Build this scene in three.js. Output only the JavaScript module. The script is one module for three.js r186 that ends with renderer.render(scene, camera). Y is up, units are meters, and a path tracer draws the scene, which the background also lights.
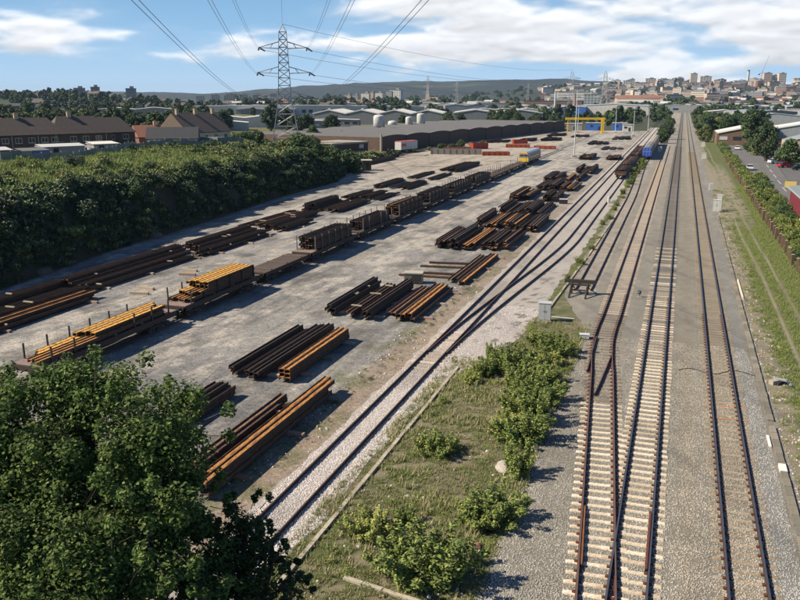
import * as THREE from 'three';
import { mergeGeometries } from 'three/addons/utils/BufferGeometryUtils.js';

// ---------------------------------------------------------------- camera, sky, sun, exposure
const scene = new THREE.Scene();
const CAM_H = 19.2;                                   // eye height on the road bridge above rail level
const camera = new THREE.PerspectiveCamera(41.11, 4 / 3, 0.5, 16000);
camera.position.set(0, CAM_H, 0);
camera.rotation.order = 'YXZ';
camera.rotation.set(THREE.MathUtils.degToRad(-14.37), THREE.MathUtils.degToRad(19.01), 0);

const renderer = new THREE.WebGLRenderer({ antialias: true });
renderer.setSize(1024, 768);
renderer.toneMapping = THREE.LinearToneMapping;
renderer.toneMappingExposure = 1.65;
renderer.shadowMap.enabled = true;

const sun = new THREE.DirectionalLight(0xfff1dc, 5.0);
sun.position.set(-138, 134, 66);
sun.target.position.set(0, 0, 0);
sun.castShadow = true;
sun.shadow.radius = 1;
sun.shadow.mapSize.set(4096, 4096);
Object.assign(sun.shadow.camera, { left: -300, right: 300, top: 300, bottom: -300, near: 1, far: 900 });
scene.add(sun, sun.target);
scene.fog = new THREE.FogExp2(0xa9c6e6, 0.00005);

// ---------------------------------------------------------------- random numbers and noise
function rng(seed) {
  let a = seed >>> 0;
  return () => { a = (a + 0x6D2B79F5) | 0; let t = Math.imul(a ^ (a >>> 15), 1 | a); t = (t + Math.imul(t ^ (t >>> 7), 61 | t)) ^ t; return ((t ^ (t >>> 14)) >>> 0) / 4294967296; };
}
const lerp = (a, b, t) => a + (b - a) * t, clamp = (v, a = 0, b = 1) => Math.min(b, Math.max(a, v));
const sstep = (a, b, v) => { const t = clamp((v - a) / (b - a)); return t * t * (3 - 2 * t); };
function hash3(x, y, z) { let h = Math.imul(x, 374761393) ^ Math.imul(y, 668265263) ^ Math.imul(z, 1274126177); h = Math.imul(h ^ (h >>> 13), 1274126177); return ((h ^ (h >>> 16)) >>> 0) / 4294967296; }
function vnoise3(x, y, z) {
  const xi = Math.floor(x), yi = Math.floor(y), zi = Math.floor(z);
  let u = x - xi, v = y - yi, w = z - zi; u = u * u * (3 - 2 * u); v = v * v * (3 - 2 * v); w = w * w * (3 - 2 * w);
  const c = (a, b, d) => hash3(xi + a, yi + b, zi + d);
  return lerp(lerp(lerp(c(0, 0, 0), c(1, 0, 0), u), lerp(c(0, 1, 0), c(1, 1, 0), u), v), lerp(lerp(c(0, 0, 1), c(1, 0, 1), u), lerp(c(0, 1, 1), c(1, 1, 1), u), v), w);
}
function vnoise2(x, y, s = 0) {
  const xi = Math.floor(x), yi = Math.floor(y);
  let u = x - xi, v = y - yi; u = u * u * (3 - 2 * u); v = v * v * (3 - 2 * v);
  return lerp(lerp(hash3(xi, yi, s), hash3(xi + 1, yi, s), u), lerp(hash3(xi, yi + 1, s), hash3(xi + 1, yi + 1, s), u), v);
}
function fbm2(x, y, o = 4, s = 0) { let f = 0, a = 0.5, t = 0; for (let i = 0; i < o; i++) { f += a * vnoise2(x, y, s + i * 17); t += a; x = x * 2.03 + 11.3; y = y * 2.03 + 5.7; a *= 0.5; } return f / t; }
function fbm3(x, y, z, o) { let f = 0, a = 0.5, t = 0; for (let i = 0; i < o; i++) { f += a * vnoise3(x, y, z); t += a; x = x * 2.05 + 3.1; y = y * 2.05 + 7.7; z = z * 2.05 + 1.9; a *= 0.52; } return f / t; }

// ---------------------------------------------------------------- computed sky: summer blue with banks of cumulus
{
  const W = 4096, Hh = 2048, data = new Float32Array(W * Hh * 4);
  const skyAt = (az, el, oct) => {
    const ce = Math.cos(el), dx = Math.cos(az) * ce, dy = Math.sin(el), dz = Math.sin(az) * ce;
    const k = Math.pow(1 - clamp(dy), 3.2), k2 = Math.exp(-Math.max(dy, 0) / 0.045);
    let r = lerp(0.022, 0.185, k), g = lerp(0.060, 0.375, k), b = lerp(0.17, 0.575, k);
    r = lerp(r, 0.43, k2 * 0.75); g = lerp(g, 0.51, k2 * 0.75); b = lerp(b, 0.58, k2 * 0.75);
    const up = Math.max(dy, 0), sx = dx * 6 + 91, sy = up * 34 / (1 + 2.2 * up) + 3.2, sz = dz * 6 + 44;
    const wob = fbm3(sx * 1.3 + 9, sy * 1.3, sz * 1.3, Math.max(2, oct - 3)) - 0.5;
    const shape = (o) => fbm3(sx + wob * 0.7, sy + o + wob * 0.5, sz, oct);
    const n = shape(0), n2 = shape(0.16);
    const bank = vnoise3(sx * 0.45 + 3.3, sy * 0.42 + 0.7, sz * 0.45 + 8.1);
    const aw = Math.atan2(dx, -dz);                       // more cloud over the city than over the houses
    const th = 0.548 - 0.135 * Math.sin(aw * 2 + 0.72) - 0.07 * (bank - 0.5) + 0.20 * sstep(0.12, 0.5, up);
    const c = sstep(th - 0.015, th + 0.12, n) * 0.93 + 0.07 * sstep(th - 0.12, th, n);
    const lit = clamp(0.5 + (n - n2) * 5), thick = sstep(th + 0.06, th + 0.26, n);
    const lum = lerp(0.45, 0.72, lit) - 0.06 * thick;
    return [lerp(r, lum * 0.965, c), lerp(g, lum * 0.99, c), lerp(b, lum * 1.03, c)];
  };
  const put = (i, p) => { data[i] = p[0]; data[i + 1] = p[1]; data[i + 2] = p[2]; data[i + 3] = 1; };
  const lo = Math.floor(Hh * 0.5) - 4, hi = Math.floor(Hh * (0.5 + 8 / 180));
  const Q = 16;
  const cell = (j0, j1) => {                              // the rest of the dome, at a coarser step
    for (let j = j0; j < j1; j += Q) {
      const rows = [];
      for (const jj of [j, j + Q]) { const el = (Math.min(Hh - 0.5, jj + 0.5) / Hh - 0.5) * Math.PI, row = []; for (let i = 0; i <= W; i += Q) row.push(skyAt(((i % W) + 0.5) / W * 2 * Math.PI - Math.PI, el, 4)); rows.push(row); }
      for (let y = 0; y < Q && j + y < j1; y++) for (let i = 0; i < W; i++) {
        const a = Math.floor(i / Q), u = (i % Q) / Q, v = y / Q, o = ((j + y) * W + i) * 4;
        for (let k = 0; k < 3; k++) data[o + k] = lerp(lerp(rows[0][a][k], rows[0][a + 1][k], u), lerp(rows[1][a][k], rows[1][a + 1][k], u), v);
        data[o + 3] = 1;
      }
    }
  };
  cell(hi, Hh);
  for (let j = lo; j < hi; j++) { const el = ((j + 0.5) / Hh - 0.5) * Math.PI; for (let i = 0; i < W; i++) put((j * W + i) * 4, skyAt((i + 0.5) / W * 2 * Math.PI - Math.PI, el, 6)); }
  for (let j = 0; j < lo; j++) for (let i = 0; i < W; i++) put((j * W + i) * 4, [0.22, 0.23, 0.22]);
  const sky = new THREE.DataTexture(data, W, Hh, THREE.RGBAFormat, THREE.FloatType);
  sky.mapping = THREE.EquirectangularReflectionMapping; sky.magFilter = THREE.LinearFilter; sky.needsUpdate = true;
  scene.background = sky; scene.environment = sky;
}

// ---------------------------------------------------------------- textures
function texture(size, fn, srgb = true) {
  const d = new Uint8Array(size * size * 4);
  for (let y = 0; y < size; y++) for (let x = 0; x < size; x++) { const p = fn(x, y), o = (y * size + x) * 4; for (let k = 0; k < 3; k++) d[o + k] = clamp(p[k]) * 255; d[o + 3] = 255; }
  const t = new THREE.DataTexture(d, size, size); t.wrapS = t.wrapT = THREE.RepeatWrapping; t.magFilter = THREE.LinearFilter; t.minFilter = THREE.LinearMipmapLinearFilter; t.generateMipmaps = true;
  if (srgb) t.colorSpace = THREE.SRGBColorSpace; t.needsUpdate = true; return t;
}
function tileNoise(x, y, size, cells, s) {                 // value noise that wraps
  const fx = x / size * cells, fy = y / size * cells, xi = Math.floor(fx), yi = Math.floor(fy);
  let u = fx - xi, v = fy - yi; u = u * u * (3 - 2 * u); v = v * v * (3 - 2 * v);
  const h = (a, b) => hash3((xi + a) % cells, (yi + b) % cells, s);
  return lerp(lerp(h(0, 0), h(1, 0), u), lerp(h(0, 1), h(1, 1), u), v);
}
function stones(size, cells, seed) {                       // broken stone: nearest-point cells with a colour and a height each
  const px = new Float32Array(cells * cells * 2), r = rng(seed);
  for (let i = 0; i < px.length; i++) px[i] = r();
  const out = { id: new Float32Array(size * size), h: new Float32Array(size * size) };
  for (let y = 0; y < size; y++) for (let x = 0; x < size; x++) {
    const fx = x / size * cells, fy = y / size * cells, xi = Math.floor(fx), yi = Math.floor(fy); let d1 = 9, d2 = 9, id = 0;
    for (let j = -1; j < 2; j++) for (let i = -1; i < 2; i++) {
      const cx = (xi + i + cells) % cells, cy = (yi + j + cells) % cells, k = (cy * cells + cx) * 2, dx = xi + i + px[k] - fx, dy = yi + j + px[k + 1] - fy, dd = dx * dx + dy * dy;
      if (dd < d1) { d2 = d1; d1 = dd; id = hash3(cx, cy, seed); } else if (dd < d2) d2 = dd;
    }
    out.id[y * size + x] = id; out.h[y * size + x] = clamp((Math.sqrt(d2) - Math.sqrt(d1)) * 1.6) * (0.55 + 0.45 * id);
  }
  return out;
}
const S1 = stones(1024, 110, 5), S2 = stones(1024, 170, 9);
const ballastMap = texture(1024, (x, y) => { const i = S1.id[y * 1024 + x], w = hash3(Math.floor(i * 9999), 3, 1), v = 0.68 + 0.29 * i; return [v * lerp(1, 0.93, w), v * lerp(0.98, 0.95, w), v * lerp(0.90, 0.98, w)]; });
const ballastBump = texture(1024, (x, y) => { const h = S1.h[y * 1024 + x]; return [h, h, h]; }, false);
const gravelMap = texture(1024, (x, y) => { const i = S2.id[y * 1024 + x], n = tileNoise(x, y, 1024, 40, 3), f = tileNoise(x, y, 1024, 52, 13) * 0.6 + tileNoise(x, y, 1024, 130, 14) * 0.4, f2 = tileNoise(x, y, 1024, 30, 15) * 0.5 + tileNoise(x, y, 1024, 90, 16) * 0.5, pf = sstep(0.66, 0.74, f), df = sstep(0.66, 0.74, f2), v = (0.66 + 0.16 * i + 0.10 * n) * (1 - 0.24 * df) + 0.20 * pf; return [v, v * (0.99 - 0.02 * pf), v * (0.97 - 0.06 * pf)]; });
const gravelBump = texture(1024, (x, y) => { const h = S2.h[y * 1024 + x] * 0.7 + tileNoise(x, y, 1024, 60, 4) * 0.3; return [h, h, h]; }, false);
const turfMap = texture(1024, (x, y) => { const a = tileNoise(x, y, 1024, 256, 7), b = tileNoise(x, y, 1024, 90, 8), c = tileNoise(x, y, 1024, 20, 9); const v = 0.55 + 0.38 * (a * 0.5 + b * 0.3 + c * 0.2); return [v * (0.9 + 0.2 * b), v, v * (0.85 + 0.15 * a)]; });
const woodMap = texture(1024, (x, y) => { const a = tileNoise(x, y, 1024, 200, 1), b = tileNoise(x, y, 1024, 70, 2), c = tileNoise(x, y, 1024, 14, 5); const v = 0.45 + 0.55 * (0.45 * a + 0.35 * b + 0.2 * c); return [v * (0.92 + 0.16 * c), v, v * 0.92]; });
const rustMap = texture(512, (x, y) => { const a = tileNoise(x, y, 512, 160, 1), b = tileNoise(x, y * 1, 512, 24, 2), c = tileNoise(x, y, 512, 6, 3), v = 0.60 + 0.4 * (a * 0.35 + b * 0.35 + c * 0.3); return [v, v * (0.90 + 0.1 * b), v * (0.84 + 0.14 * b)]; });
const beamMap = texture(512, (x, y) => { const a = tileNoise(x, y, 512, 128, 1), b = tileNoise(x, y, 512, 36, 12), c = tileNoise(x, y, 512, 9, 13), m = sstep(0.35, 0.7, b * 0.55 + c * 0.45), v = 0.58 + 0.36 * m + 0.14 * (a - 0.5); return [v, v * (0.84 + 0.16 * m), v * (0.80 + 0.18 * b)]; });
const sleeperMap = texture(512, (x, y) => { const a = tileNoise(x, y, 512, 128, 21), b = tileNoise(x, y, 512, 40, 22), c = tileNoise(x, y, 512, 11, 23), m = sstep(0.38, 0.62, b * 0.6 + c * 0.4), v = 0.84 + 0.10 * m + 0.12 * (a - 0.5); return [v, v * (0.94 + 0.05 * m), v * (0.86 + 0.12 * m)]; });
const grimeMap = texture(512, (x, y) => { const a = tileNoise(x, y, 512, 128, 4), b = tileNoise(x, y, 512, 20, 5), c = tileNoise(x, y, 512, 5, 6), v = 0.76 + 0.24 * (a * 0.25 + b * 0.4 + c * 0.35); return [v, v * 0.995, v * 0.98]; });

// ---------------------------------------------------------------- materials (linear base colours)
const mats = new Map();
function M(r, g, b, rough = 0.85, o = {}) {
  const key = [r, g, b, rough, o.metalness || 0, o.map ? o.map.id : 0, o.vertexColors ? 1 : 0, o.k || ''].join();
  if (!mats.has(key)) { const { k, ...p } = o; const m = new THREE.MeshStandardMaterial({ roughness: rough, metalness: 0, side: THREE.DoubleSide, ...p }); m.color.setRGB(r, g, b); mats.set(key, m); }
  return mats.get(key);
}
const ballastM = M(1, 1, 1, 0.95, { map: ballastMap, bumpMap: ballastBump, bumpScale: 0.028, vertexColors: true });
const gravelM = M(1, 1, 1, 0.95, { map: gravelMap, bumpMap: gravelBump, bumpScale: 0.02, vertexColors: true });
const turfM = M(1, 1, 1, 1, { map: turfMap, bumpMap: turfMap, bumpScale: 0.05, vertexColors: true });
const railM = M(0.075, 0.042, 0.032, 0.75, { map: rustMap });
const railRedM = M(0.15, 0.05, 0.035, 0.8, { map: rustMap });
const railTopM = M(0.16, 0.17, 0.20, 0.38, { metalness: 0.75 });
const railTopDullM = M(0.13, 0.085, 0.07, 0.6, { metalness: 0.3 });
const beamM = M(1, 1, 1, 0.85, { map: beamMap, vertexColors: true });
const darkM = M(0.028, 0.024, 0.022, 0.8), blackM = M(0.015, 0.015, 0.016, 0.7), timberM = M(0.17, 0.12, 0.085, 0.9, { map: grimeMap }), galvM = M(0.28, 0.29, 0.30, 0.55, { metalness: 0.4 });
const whiteM = M(0.62, 0.63, 0.62, 0.55, { map: grimeMap }), concreteM = M(0.42, 0.38, 0.31, 0.92, { map: grimeMap }), glassM = M(0.03, 0.04, 0.05, 0.12, { metalness: 0.2 });

// ---------------------------------------------------------------- helpers for things, parts and shapes (D is metres ahead of the bridge, z = -D)
const taken = new Map();
function numbered(name) { const n = taken.get(name) || 0; taken.set(name, n + 1); return n ? name + '_' + String(n).padStart(3, '0') : name; }
const sh = (o) => { o.traverse((c) => { if (c.isMesh) { c.castShadow = true; c.receiveShadow = true; } }); return o; };
function tag(o, label, category, group, kind) { o.userData.label = label; if (category) o.userData.category = category; if (group) o.userData.group = group; o.userData.kind = kind || 'thing'; return o; }
function thing(name, label, category, x = 0, y = 0, D = 0, ry = 0, group) { const o = new THREE.Group(); o.name = numbered(name); o.position.set(x, y, -D); o.rotation.y = ry; scene.add(o); return tag(o, label, category, group); }
function mesh(name, g, m, parent = scene) { const o = new THREE.Mesh(g, m); o.name = parent === scene ? numbered(name) : name; o.castShadow = o.receiveShadow = true; parent.add(o); return o; }
function struct(name, g, m, label) { const o = mesh(name, g, m); o.userData.kind = 'structure'; if (label) o.userData.label = label; return o; }
function copy(src, label, x, y, D, ry, s, group) { const c = src.clone(); c.name = numbered(src.userData.base || src.name); c.userData = { ...src.userData }; scene.add(c); c.position.set(x, y, -D); c.rotation.y = ry; if (s) c.scale.set(...(Array.isArray(s) ? s : [s, s, s])); c.userData.label = label; if (group) c.userData.group = group; return c; }
const UB = new THREE.BoxGeometry(1, 1, 1);
function box(name, m, parent, x, y, z, w, h, d, ry = 0, rz = 0, rx = 0) { const o = mesh(name, UB, m, parent); o.position.set(x, y, z); o.scale.set(w, h, d); o.rotation.set(rx, ry, rz); return o; }   // x y z: centre, in the parent's space
class Shape {                                              // collects faces; build() makes one mesh
  constructor() { this.p = []; this.u = []; this.c = []; this.col = [1, 1, 1]; this.us = 1; }
  color(r, g, b) { this.col = [r, g, b]; return this; }
  quad(a, b, c, d, uv) { for (const q of [a, b, c, a, c, d]) { this.p.push(...q); this.c.push(...this.col); } const w = Math.hypot(b[0] - a[0], b[1] - a[1], b[2] - a[2]) * this.us, h = Math.hypot(d[0] - a[0], d[1] - a[1], d[2] - a[2]) * this.us; this.u.push(...(uv || [0, 0, w, 0, w, h, 0, 0, w, h, 0, h])); return this; }
  tri(a, b, c) { for (const q of [a, b, c]) { this.p.push(...q); this.c.push(...this.col); } this.u.push(0, 0, 1, 0, 0, 1); return this; }
  box(x0, y0, z0, x1, y1, z1) { const v = (i, j, k) => [i ? x1 : x0, j ? y1 : y0, k ? z1 : z0]; return this.quad(v(0, 0, 1), v(1, 0, 1), v(1, 1, 1), v(0, 1, 1)).quad(v(1, 0, 0), v(0, 0, 0), v(0, 1, 0), v(1, 1, 0)).quad(v(1, 0, 1), v(1, 0, 0), v(1, 1, 0), v(1, 1, 1)).quad(v(0, 0, 0), v(0, 0, 1), v(0, 1, 1), v(0, 1, 0)).quad(v(0, 1, 1), v(1, 1, 1), v(1, 1, 0), v(0, 1, 0)).quad(v(0, 0, 0), v(1, 0, 0), v(1, 0, 1), v(0, 0, 1)); }
  bar(a, b, r, n = 4, r2 = r) {                             // straight round or square bar from a to b
    const A = new THREE.Vector3(...a), Bv = new THREE.Vector3(...b), d = Bv.clone().sub(A).normalize(), s = Math.abs(d.y) > 0.9 ? new THREE.Vector3(1, 0, 0) : new THREE.Vector3(0, 1, 0), e1 = s.cross(d).normalize(), e2 = d.clone().cross(e1);
    const ring = (c, rr) => [...Array(n)].map((_, i) => { const t = (i + 0.5) / n * Math.PI * 2, q = c.clone().addScaledVector(e1, Math.cos(t) * rr).addScaledVector(e2, Math.sin(t) * rr); return [q.x, q.y, q.z]; });
    const R1 = ring(A, r), R2 = ring(Bv, r2);
    for (let i = 0; i < n; i++) { const j = (i + 1) % n; this.quad(R1[i], R1[j], R2[j], R2[i]); }
    for (let i = 1; i < n - 1; i++) { this.tri(R2[0], R2[i], R2[i + 1]); this.tri(R1[0], R1[i + 1], R1[i]); }
    return this;
  }
  geometry(smooth) { const g = new THREE.BufferGeometry(); g.setAttribute('position', new THREE.Float32BufferAttribute(this.p, 3)); g.setAttribute('uv', new THREE.Float32BufferAttribute(this.u, 2)); g.setAttribute('color', new THREE.Float32BufferAttribute(this.c, 3)); g.computeVertexNormals(); return g; }
  build(name, m, parent) { return mesh(name, this.geometry(), m, parent); }
}
function sheet(x0, x1, D0, D1, sx, sD, yf, colf, uvm, warp) {   // a ground sheet over x, D; x0 and x1 may depend on D
  const nx = Math.max(1, Math.ceil(sx)), dl = []; let D = D0; while (D < D1) { dl.push(D); D += sD(D); } dl.push(D1);
  const f0 = typeof x0 === 'function' ? x0 : () => x0, f1 = typeof x1 === 'function' ? x1 : () => x1, P = [], U = [], C = [], I = [];
  for (const d of dl) { const a = f0(d), b = f1(d); for (let i = 0; i <= nx; i++) { const x = lerp(a, b, i / nx); P.push(x, yf(x, d), -d); U.push(x / uvm, d / uvm); const c = colf(x, d, i / nx); C.push(c[0], c[1], c[2]); } }
  for (let j = 0; j < dl.length - 1; j++) for (let i = 0; i < nx; i++) { const a = j * (nx + 1) + i, b = a + 1, c = a + nx + 1, d = c + 1; I.push(a, b, d, a, d, c); }
  const g = new THREE.BufferGeometry(); g.setAttribute('position', new THREE.Float32BufferAttribute(P, 3)); g.setAttribute('uv', new THREE.Float32BufferAttribute(U, 2)); g.setAttribute('color', new THREE.Float32BufferAttribute(C, 3)); g.setIndex(I); g.computeVertexNormals(); return g;
}
const mix3 = (a, b, t) => [lerp(a[0], b[0], t), lerp(a[1], b[1], t), lerp(a[2], b[2], t)], mul3 = (a, k) => [a[0] * k, a[1] * k, a[2] * k];
const stepNear = (s) => (D) => s * Math.max(1, D / 60);

// ================================================================ THE GROUND
// height of the land left of the yard: a cutting face, then a shelf that carries the houses and falls away behind them
const cutBase = (D) => D < 90 ? lerp(-64.2, -68.3, sstep(55, 92, D)) : D < 150 ? lerp(-68.3, -73.2, sstep(90, 150, D)) : lerp(-73.2, -86, sstep(160, 215, D));
const shelf = (x, D) => { const far = sstep(-150, -420, x); return lerp(lerp(lerp(9.2, 7.9, sstep(80, 125, D)), 5.5, sstep(-111, -134, x)) * (1 - 0.62 * sstep(165, 235, D)), 7, far * sstep(150, 300, D)) * (1 - sstep(240, 420, D) * (1 - far * 0.6)); };
function land(x, D) {
  const b = cutBase(D), d = b - x; if (d <= 0) return 0;
  const top = shelf(x, D), run = lerp(4.6, 7, sstep(150, 200, D)), end = 1 - sstep(196, 222, D) * (1 - sstep(-95, -120, x));
  let h = top * lerp(0.80, 1, sstep(run, 32, d)) * Math.pow(clamp(d / run), 0.62) * end;
  h += (fbm2(x * 0.35, D * 0.35, 3, 4) - 0.5) * 2.4 * clamp(d / 2) * (1 - sstep(25, 45, d));
  return Math.max(0, h);
}
struct('ground', sheet(-9000, 9000, -200, 9000, 60, (D) => D < 600 ? 200 : 400, () => -0.10, (x, D) => mul3([0.075, 0.09, 0.04], 0.7 + 0.6 * fbm2(x * 0.004, D * 0.004, 4, 2)), 30), turfM, 'green flat land running out to the horizon');

// the yard: grey stone chippings with worn cream patches
const yardCol = (x, D) => {
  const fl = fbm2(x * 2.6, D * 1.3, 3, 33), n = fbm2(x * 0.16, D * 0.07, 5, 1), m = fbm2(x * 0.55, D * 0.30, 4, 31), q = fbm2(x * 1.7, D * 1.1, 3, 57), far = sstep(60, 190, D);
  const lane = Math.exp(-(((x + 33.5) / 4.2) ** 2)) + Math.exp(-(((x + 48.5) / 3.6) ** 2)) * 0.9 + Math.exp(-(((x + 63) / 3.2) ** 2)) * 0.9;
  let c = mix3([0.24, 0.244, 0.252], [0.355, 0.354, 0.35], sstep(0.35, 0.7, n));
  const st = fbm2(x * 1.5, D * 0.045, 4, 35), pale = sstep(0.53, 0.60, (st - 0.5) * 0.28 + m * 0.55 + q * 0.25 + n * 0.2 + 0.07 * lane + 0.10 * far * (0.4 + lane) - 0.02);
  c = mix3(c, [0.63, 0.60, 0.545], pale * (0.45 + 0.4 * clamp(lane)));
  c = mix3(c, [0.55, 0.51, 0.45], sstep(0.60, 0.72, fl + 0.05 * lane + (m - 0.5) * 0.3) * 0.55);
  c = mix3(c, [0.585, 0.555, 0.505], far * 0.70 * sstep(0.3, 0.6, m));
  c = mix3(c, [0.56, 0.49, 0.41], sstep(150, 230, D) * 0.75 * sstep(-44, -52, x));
  const stain = sstep(0.62, 0.75, fbm2(x * 0.3 + 40, D * 0.22, 4, 71)); c = mul3(c, 1 - 0.42 * stain); c = mul3(c, 1 - 0.3 * sstep(0.54, 0.64, st)); c = mix3(c, [0.11, 0.095, 0.085], Math.exp(-(((x + 41) / 0.7) ** 2)) * 0.6);
  const edge = sstep(-20.9, -19.4, x + (q - 0.5) * 1.2) * (1 - far * 0.6); c = mix3(c, mix3([0.32, 0.255, 0.20], [0.43, 0.36, 0.285], m), edge);
  const moss = sstep(0.57, 0.66, fbm2(x * 0.7, D * 0.5, 4, 91)) * sstep(-23.5, -20.5, x) * (1 - far); c = mix3(c, [0.16, 0.18, 0.07], moss * 0.6);
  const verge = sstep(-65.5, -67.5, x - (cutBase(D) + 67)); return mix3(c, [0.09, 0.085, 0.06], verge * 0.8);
};
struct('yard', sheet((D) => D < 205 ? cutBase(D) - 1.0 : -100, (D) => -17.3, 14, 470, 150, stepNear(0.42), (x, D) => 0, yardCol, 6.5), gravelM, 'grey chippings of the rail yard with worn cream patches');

// ballast: clean pale stone under the sidings, browner stone under the main line
const sideCol = (x, D) => { const n = fbm2(x * 0.5, D * 0.25, 4, 12), q = fbm2(x * 2.1, D * 1.5, 3, 13); let c = mix3([0.58, 0.525, 0.50], [0.68, 0.635, 0.605], n); const sp = sstep(0.66, 0.72, q) * Math.exp(-(((x + 12.2) / 2.4) ** 2)) * (1 - sstep(70, 110, D)); c = mix3(c, [0.07, 0.06, 0.05], sp * 0.8); const oil = Math.exp(-(((x + 16.4) / 0.6) ** 2)) * sstep(0.4, 0.7, fbm2(4, D * 0.2, 3, 19)); return mix3(c, [0.33, 0.30, 0.27], oil * 0.6); };
const sideR = (D) => lerp(lerp(-14.4, -11.2, sstep(46, 64, D)), lerp(-10.9, -10.6, sstep(64, 120, D)), sstep(60, 70, D)) + (fbm2(7, D * 0.7, 3, 21) - 0.5) * 0.7;
struct('siding_ballast', sheet((D) => -17.9 + (fbm2(9, D * 0.9, 3, 22) - 0.5) * 0.7, sideR, 16, 520, 22, stepNear(0.45), (x, D) => 0.012, sideCol, 4.4), ballastM, 'pale pinkish ballast under the sidings');
const mainCol = (x, D) => {
  const n = fbm2(x * 0.9, D * 0.12, 4, 41), q = fbm2(x * 1.6, D * 0.9, 3, 42), far = sstep(70, 200, D);
  let c = mix3([0.255, 0.24, 0.205], [0.37, 0.35, 0.31], n);
  const t = (a, w) => Math.exp(-(((x - a) / w) ** 2));
  c = mix3(c, [0.32, 0.275, 0.21], clamp(t(1.75, 0.75) * 0.55 + t(4.0, 0.8) * 0.45 + far * 0.12 * (q + 0.4)));
  c = mix3(c, [0.45, 0.405, 0.36], clamp((t(-4.6, 1.2) + t(-8.1, 1.2)) * sstep(60, 85, D) * 0.75));
  c = mix3(c, [0.42, 0.385, 0.335], far * clamp(t(2.5, 0.6) + t(-2.6, 0.7)) * 0.5);
  c = mix3(c, [0.115, 0.11, 0.11], clamp(t(-0.55, 0.62) * sstep(78, 108, D) * 0.85));
  c = mix3(c, [0.30, 0.31, 0.325], t(5.6, 0.7) * 0.5);
  return mul3(c, 0.88 + 0.48 * q);
};
struct('main_line_ballast', sheet((D) => lerp(-6.0, -9.9, sstep(62, 82, D)) + (fbm2(12, D * 0.5, 3, 23) - 0.5) * 0.8, (D) => 7.0 + (fbm2(15, D * 0.6, 3, 24) - 0.5) * 0.5, 16, 1300, 44, stepNear(0.45), (x, D) => 0.02, mainCol, 4.4), ballastM, 'brown and grey ballast under the main line');

// rough ground between sidings and main line, and the verge on the far side
const wasteCol = (x, D) => { const n = fbm2(x * 0.5, D * 0.5, 4, 51), q = fbm2(x * 1.9, D * 1.9, 3, 52); let c = mix3([0.255, 0.23, 0.155], [0.19, 0.215, 0.09], sstep(0.35, 0.62, n)); c = mix3(c, [0.37, 0.32, 0.24], sstep(0.56, 0.70, q)); return mix3(c, [0.13, 0.16, 0.05], sstep(0.56, 0.7, fbm2(x * 0.9, D * 0.9, 3, 53))); };
struct('rough_grass', sheet(-14.9, -5.6, 14, 330, 26, stepNear(0.4), () => 0.004, wasteCol, 3.3), turfM, 'dry rough grass between the sidings and the main line');
const ruts = (x, D) => { const c = 10.25 - 0.0068 * Math.max(0, D - 90) + (fbm2(1, D * 0.05, 2, 61) - 0.5) * 0.7; return Math.max(Math.exp(-(((x - c + 0.78) / 0.17) ** 2)), Math.exp(-(((x - c - 0.72) / 0.15) ** 2))); };
const vergeCol = (x, D) => {
  const n = fbm2(x * 0.45, D * 0.22, 4, 62), q = fbm2(x * 1.7, D * 1.3, 3, 63);
  let c = mix3([0.21, 0.225, 0.08], [0.135, 0.175, 0.05], n);
  c = mix3(c, [0.52, 0.46, 0.37], clamp(ruts(x, D) * (0.75 + 0.5 * (q - 0.3))));
  const stony = (1 - sstep(7.7, 8.6, x + (q - 0.5) * 2.2)); c = mix3(c, mix3([0.50, 0.45, 0.39], [0.36, 0.30, 0.235], q), stony * 0.9);
  const bare = sstep(128, 150, D + (n - 0.5) * 26) * (1 - sstep(215, 260, D)) * (1 - sstep(11.2, 12.6, x)); return mix3(c, [0.46, 0.40, 0.335], bare * 0.85 * sstep(0.25, 0.5, q));
};
struct('verge', sheet(6.4, 17.2, 14, 700, 40, stepNear(0.4), () => 0.008, vergeCol, 3.3), turfM, 'green verge with two pale wheel ruts beside the main line');
struct('road', sheet(17.0, (D) => lerp(23.5, 28.5, sstep(165, 320, D)), 150, 345, 10, () => 3, () => 0.02, (x, D) => mul3([0.20, 0.20, 0.205], 0.8 + 0.4 * fbm2(x * 0.6, D * 0.3, 4, 66)), 5), gravelM, 'grey tarmac road beyond the hedge');
struct('car_park', sheet((D) => lerp(23.6, 28.6, sstep(165, 320, D)), 60, 185, 330, 10, () => 4, () => 0.014, (x, D) => mul3([0.17, 0.17, 0.175], 0.8 + 0.4 * fbm2(x * 0.5, D * 0.3, 4, 67)), 5), gravelM, 'grey tarmac car park beside the road');
{ // painted road edge markings and the white line across the road
  const s = new Shape(); for (let i = 0; i < 5; i++) { const D = 182 + i * 15; s.quad([21.3 + i * 0.5, 0.026, -D], [21.5 + i * 0.5, 0.026, -D], [21.6 + i * 0.5, 0.026, -D - 8], [21.4 + i * 0.5, 0.026, -D - 8]); }
  const o = s.build('road_markings', whiteM); o.userData.kind = 'structure';
}
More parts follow.
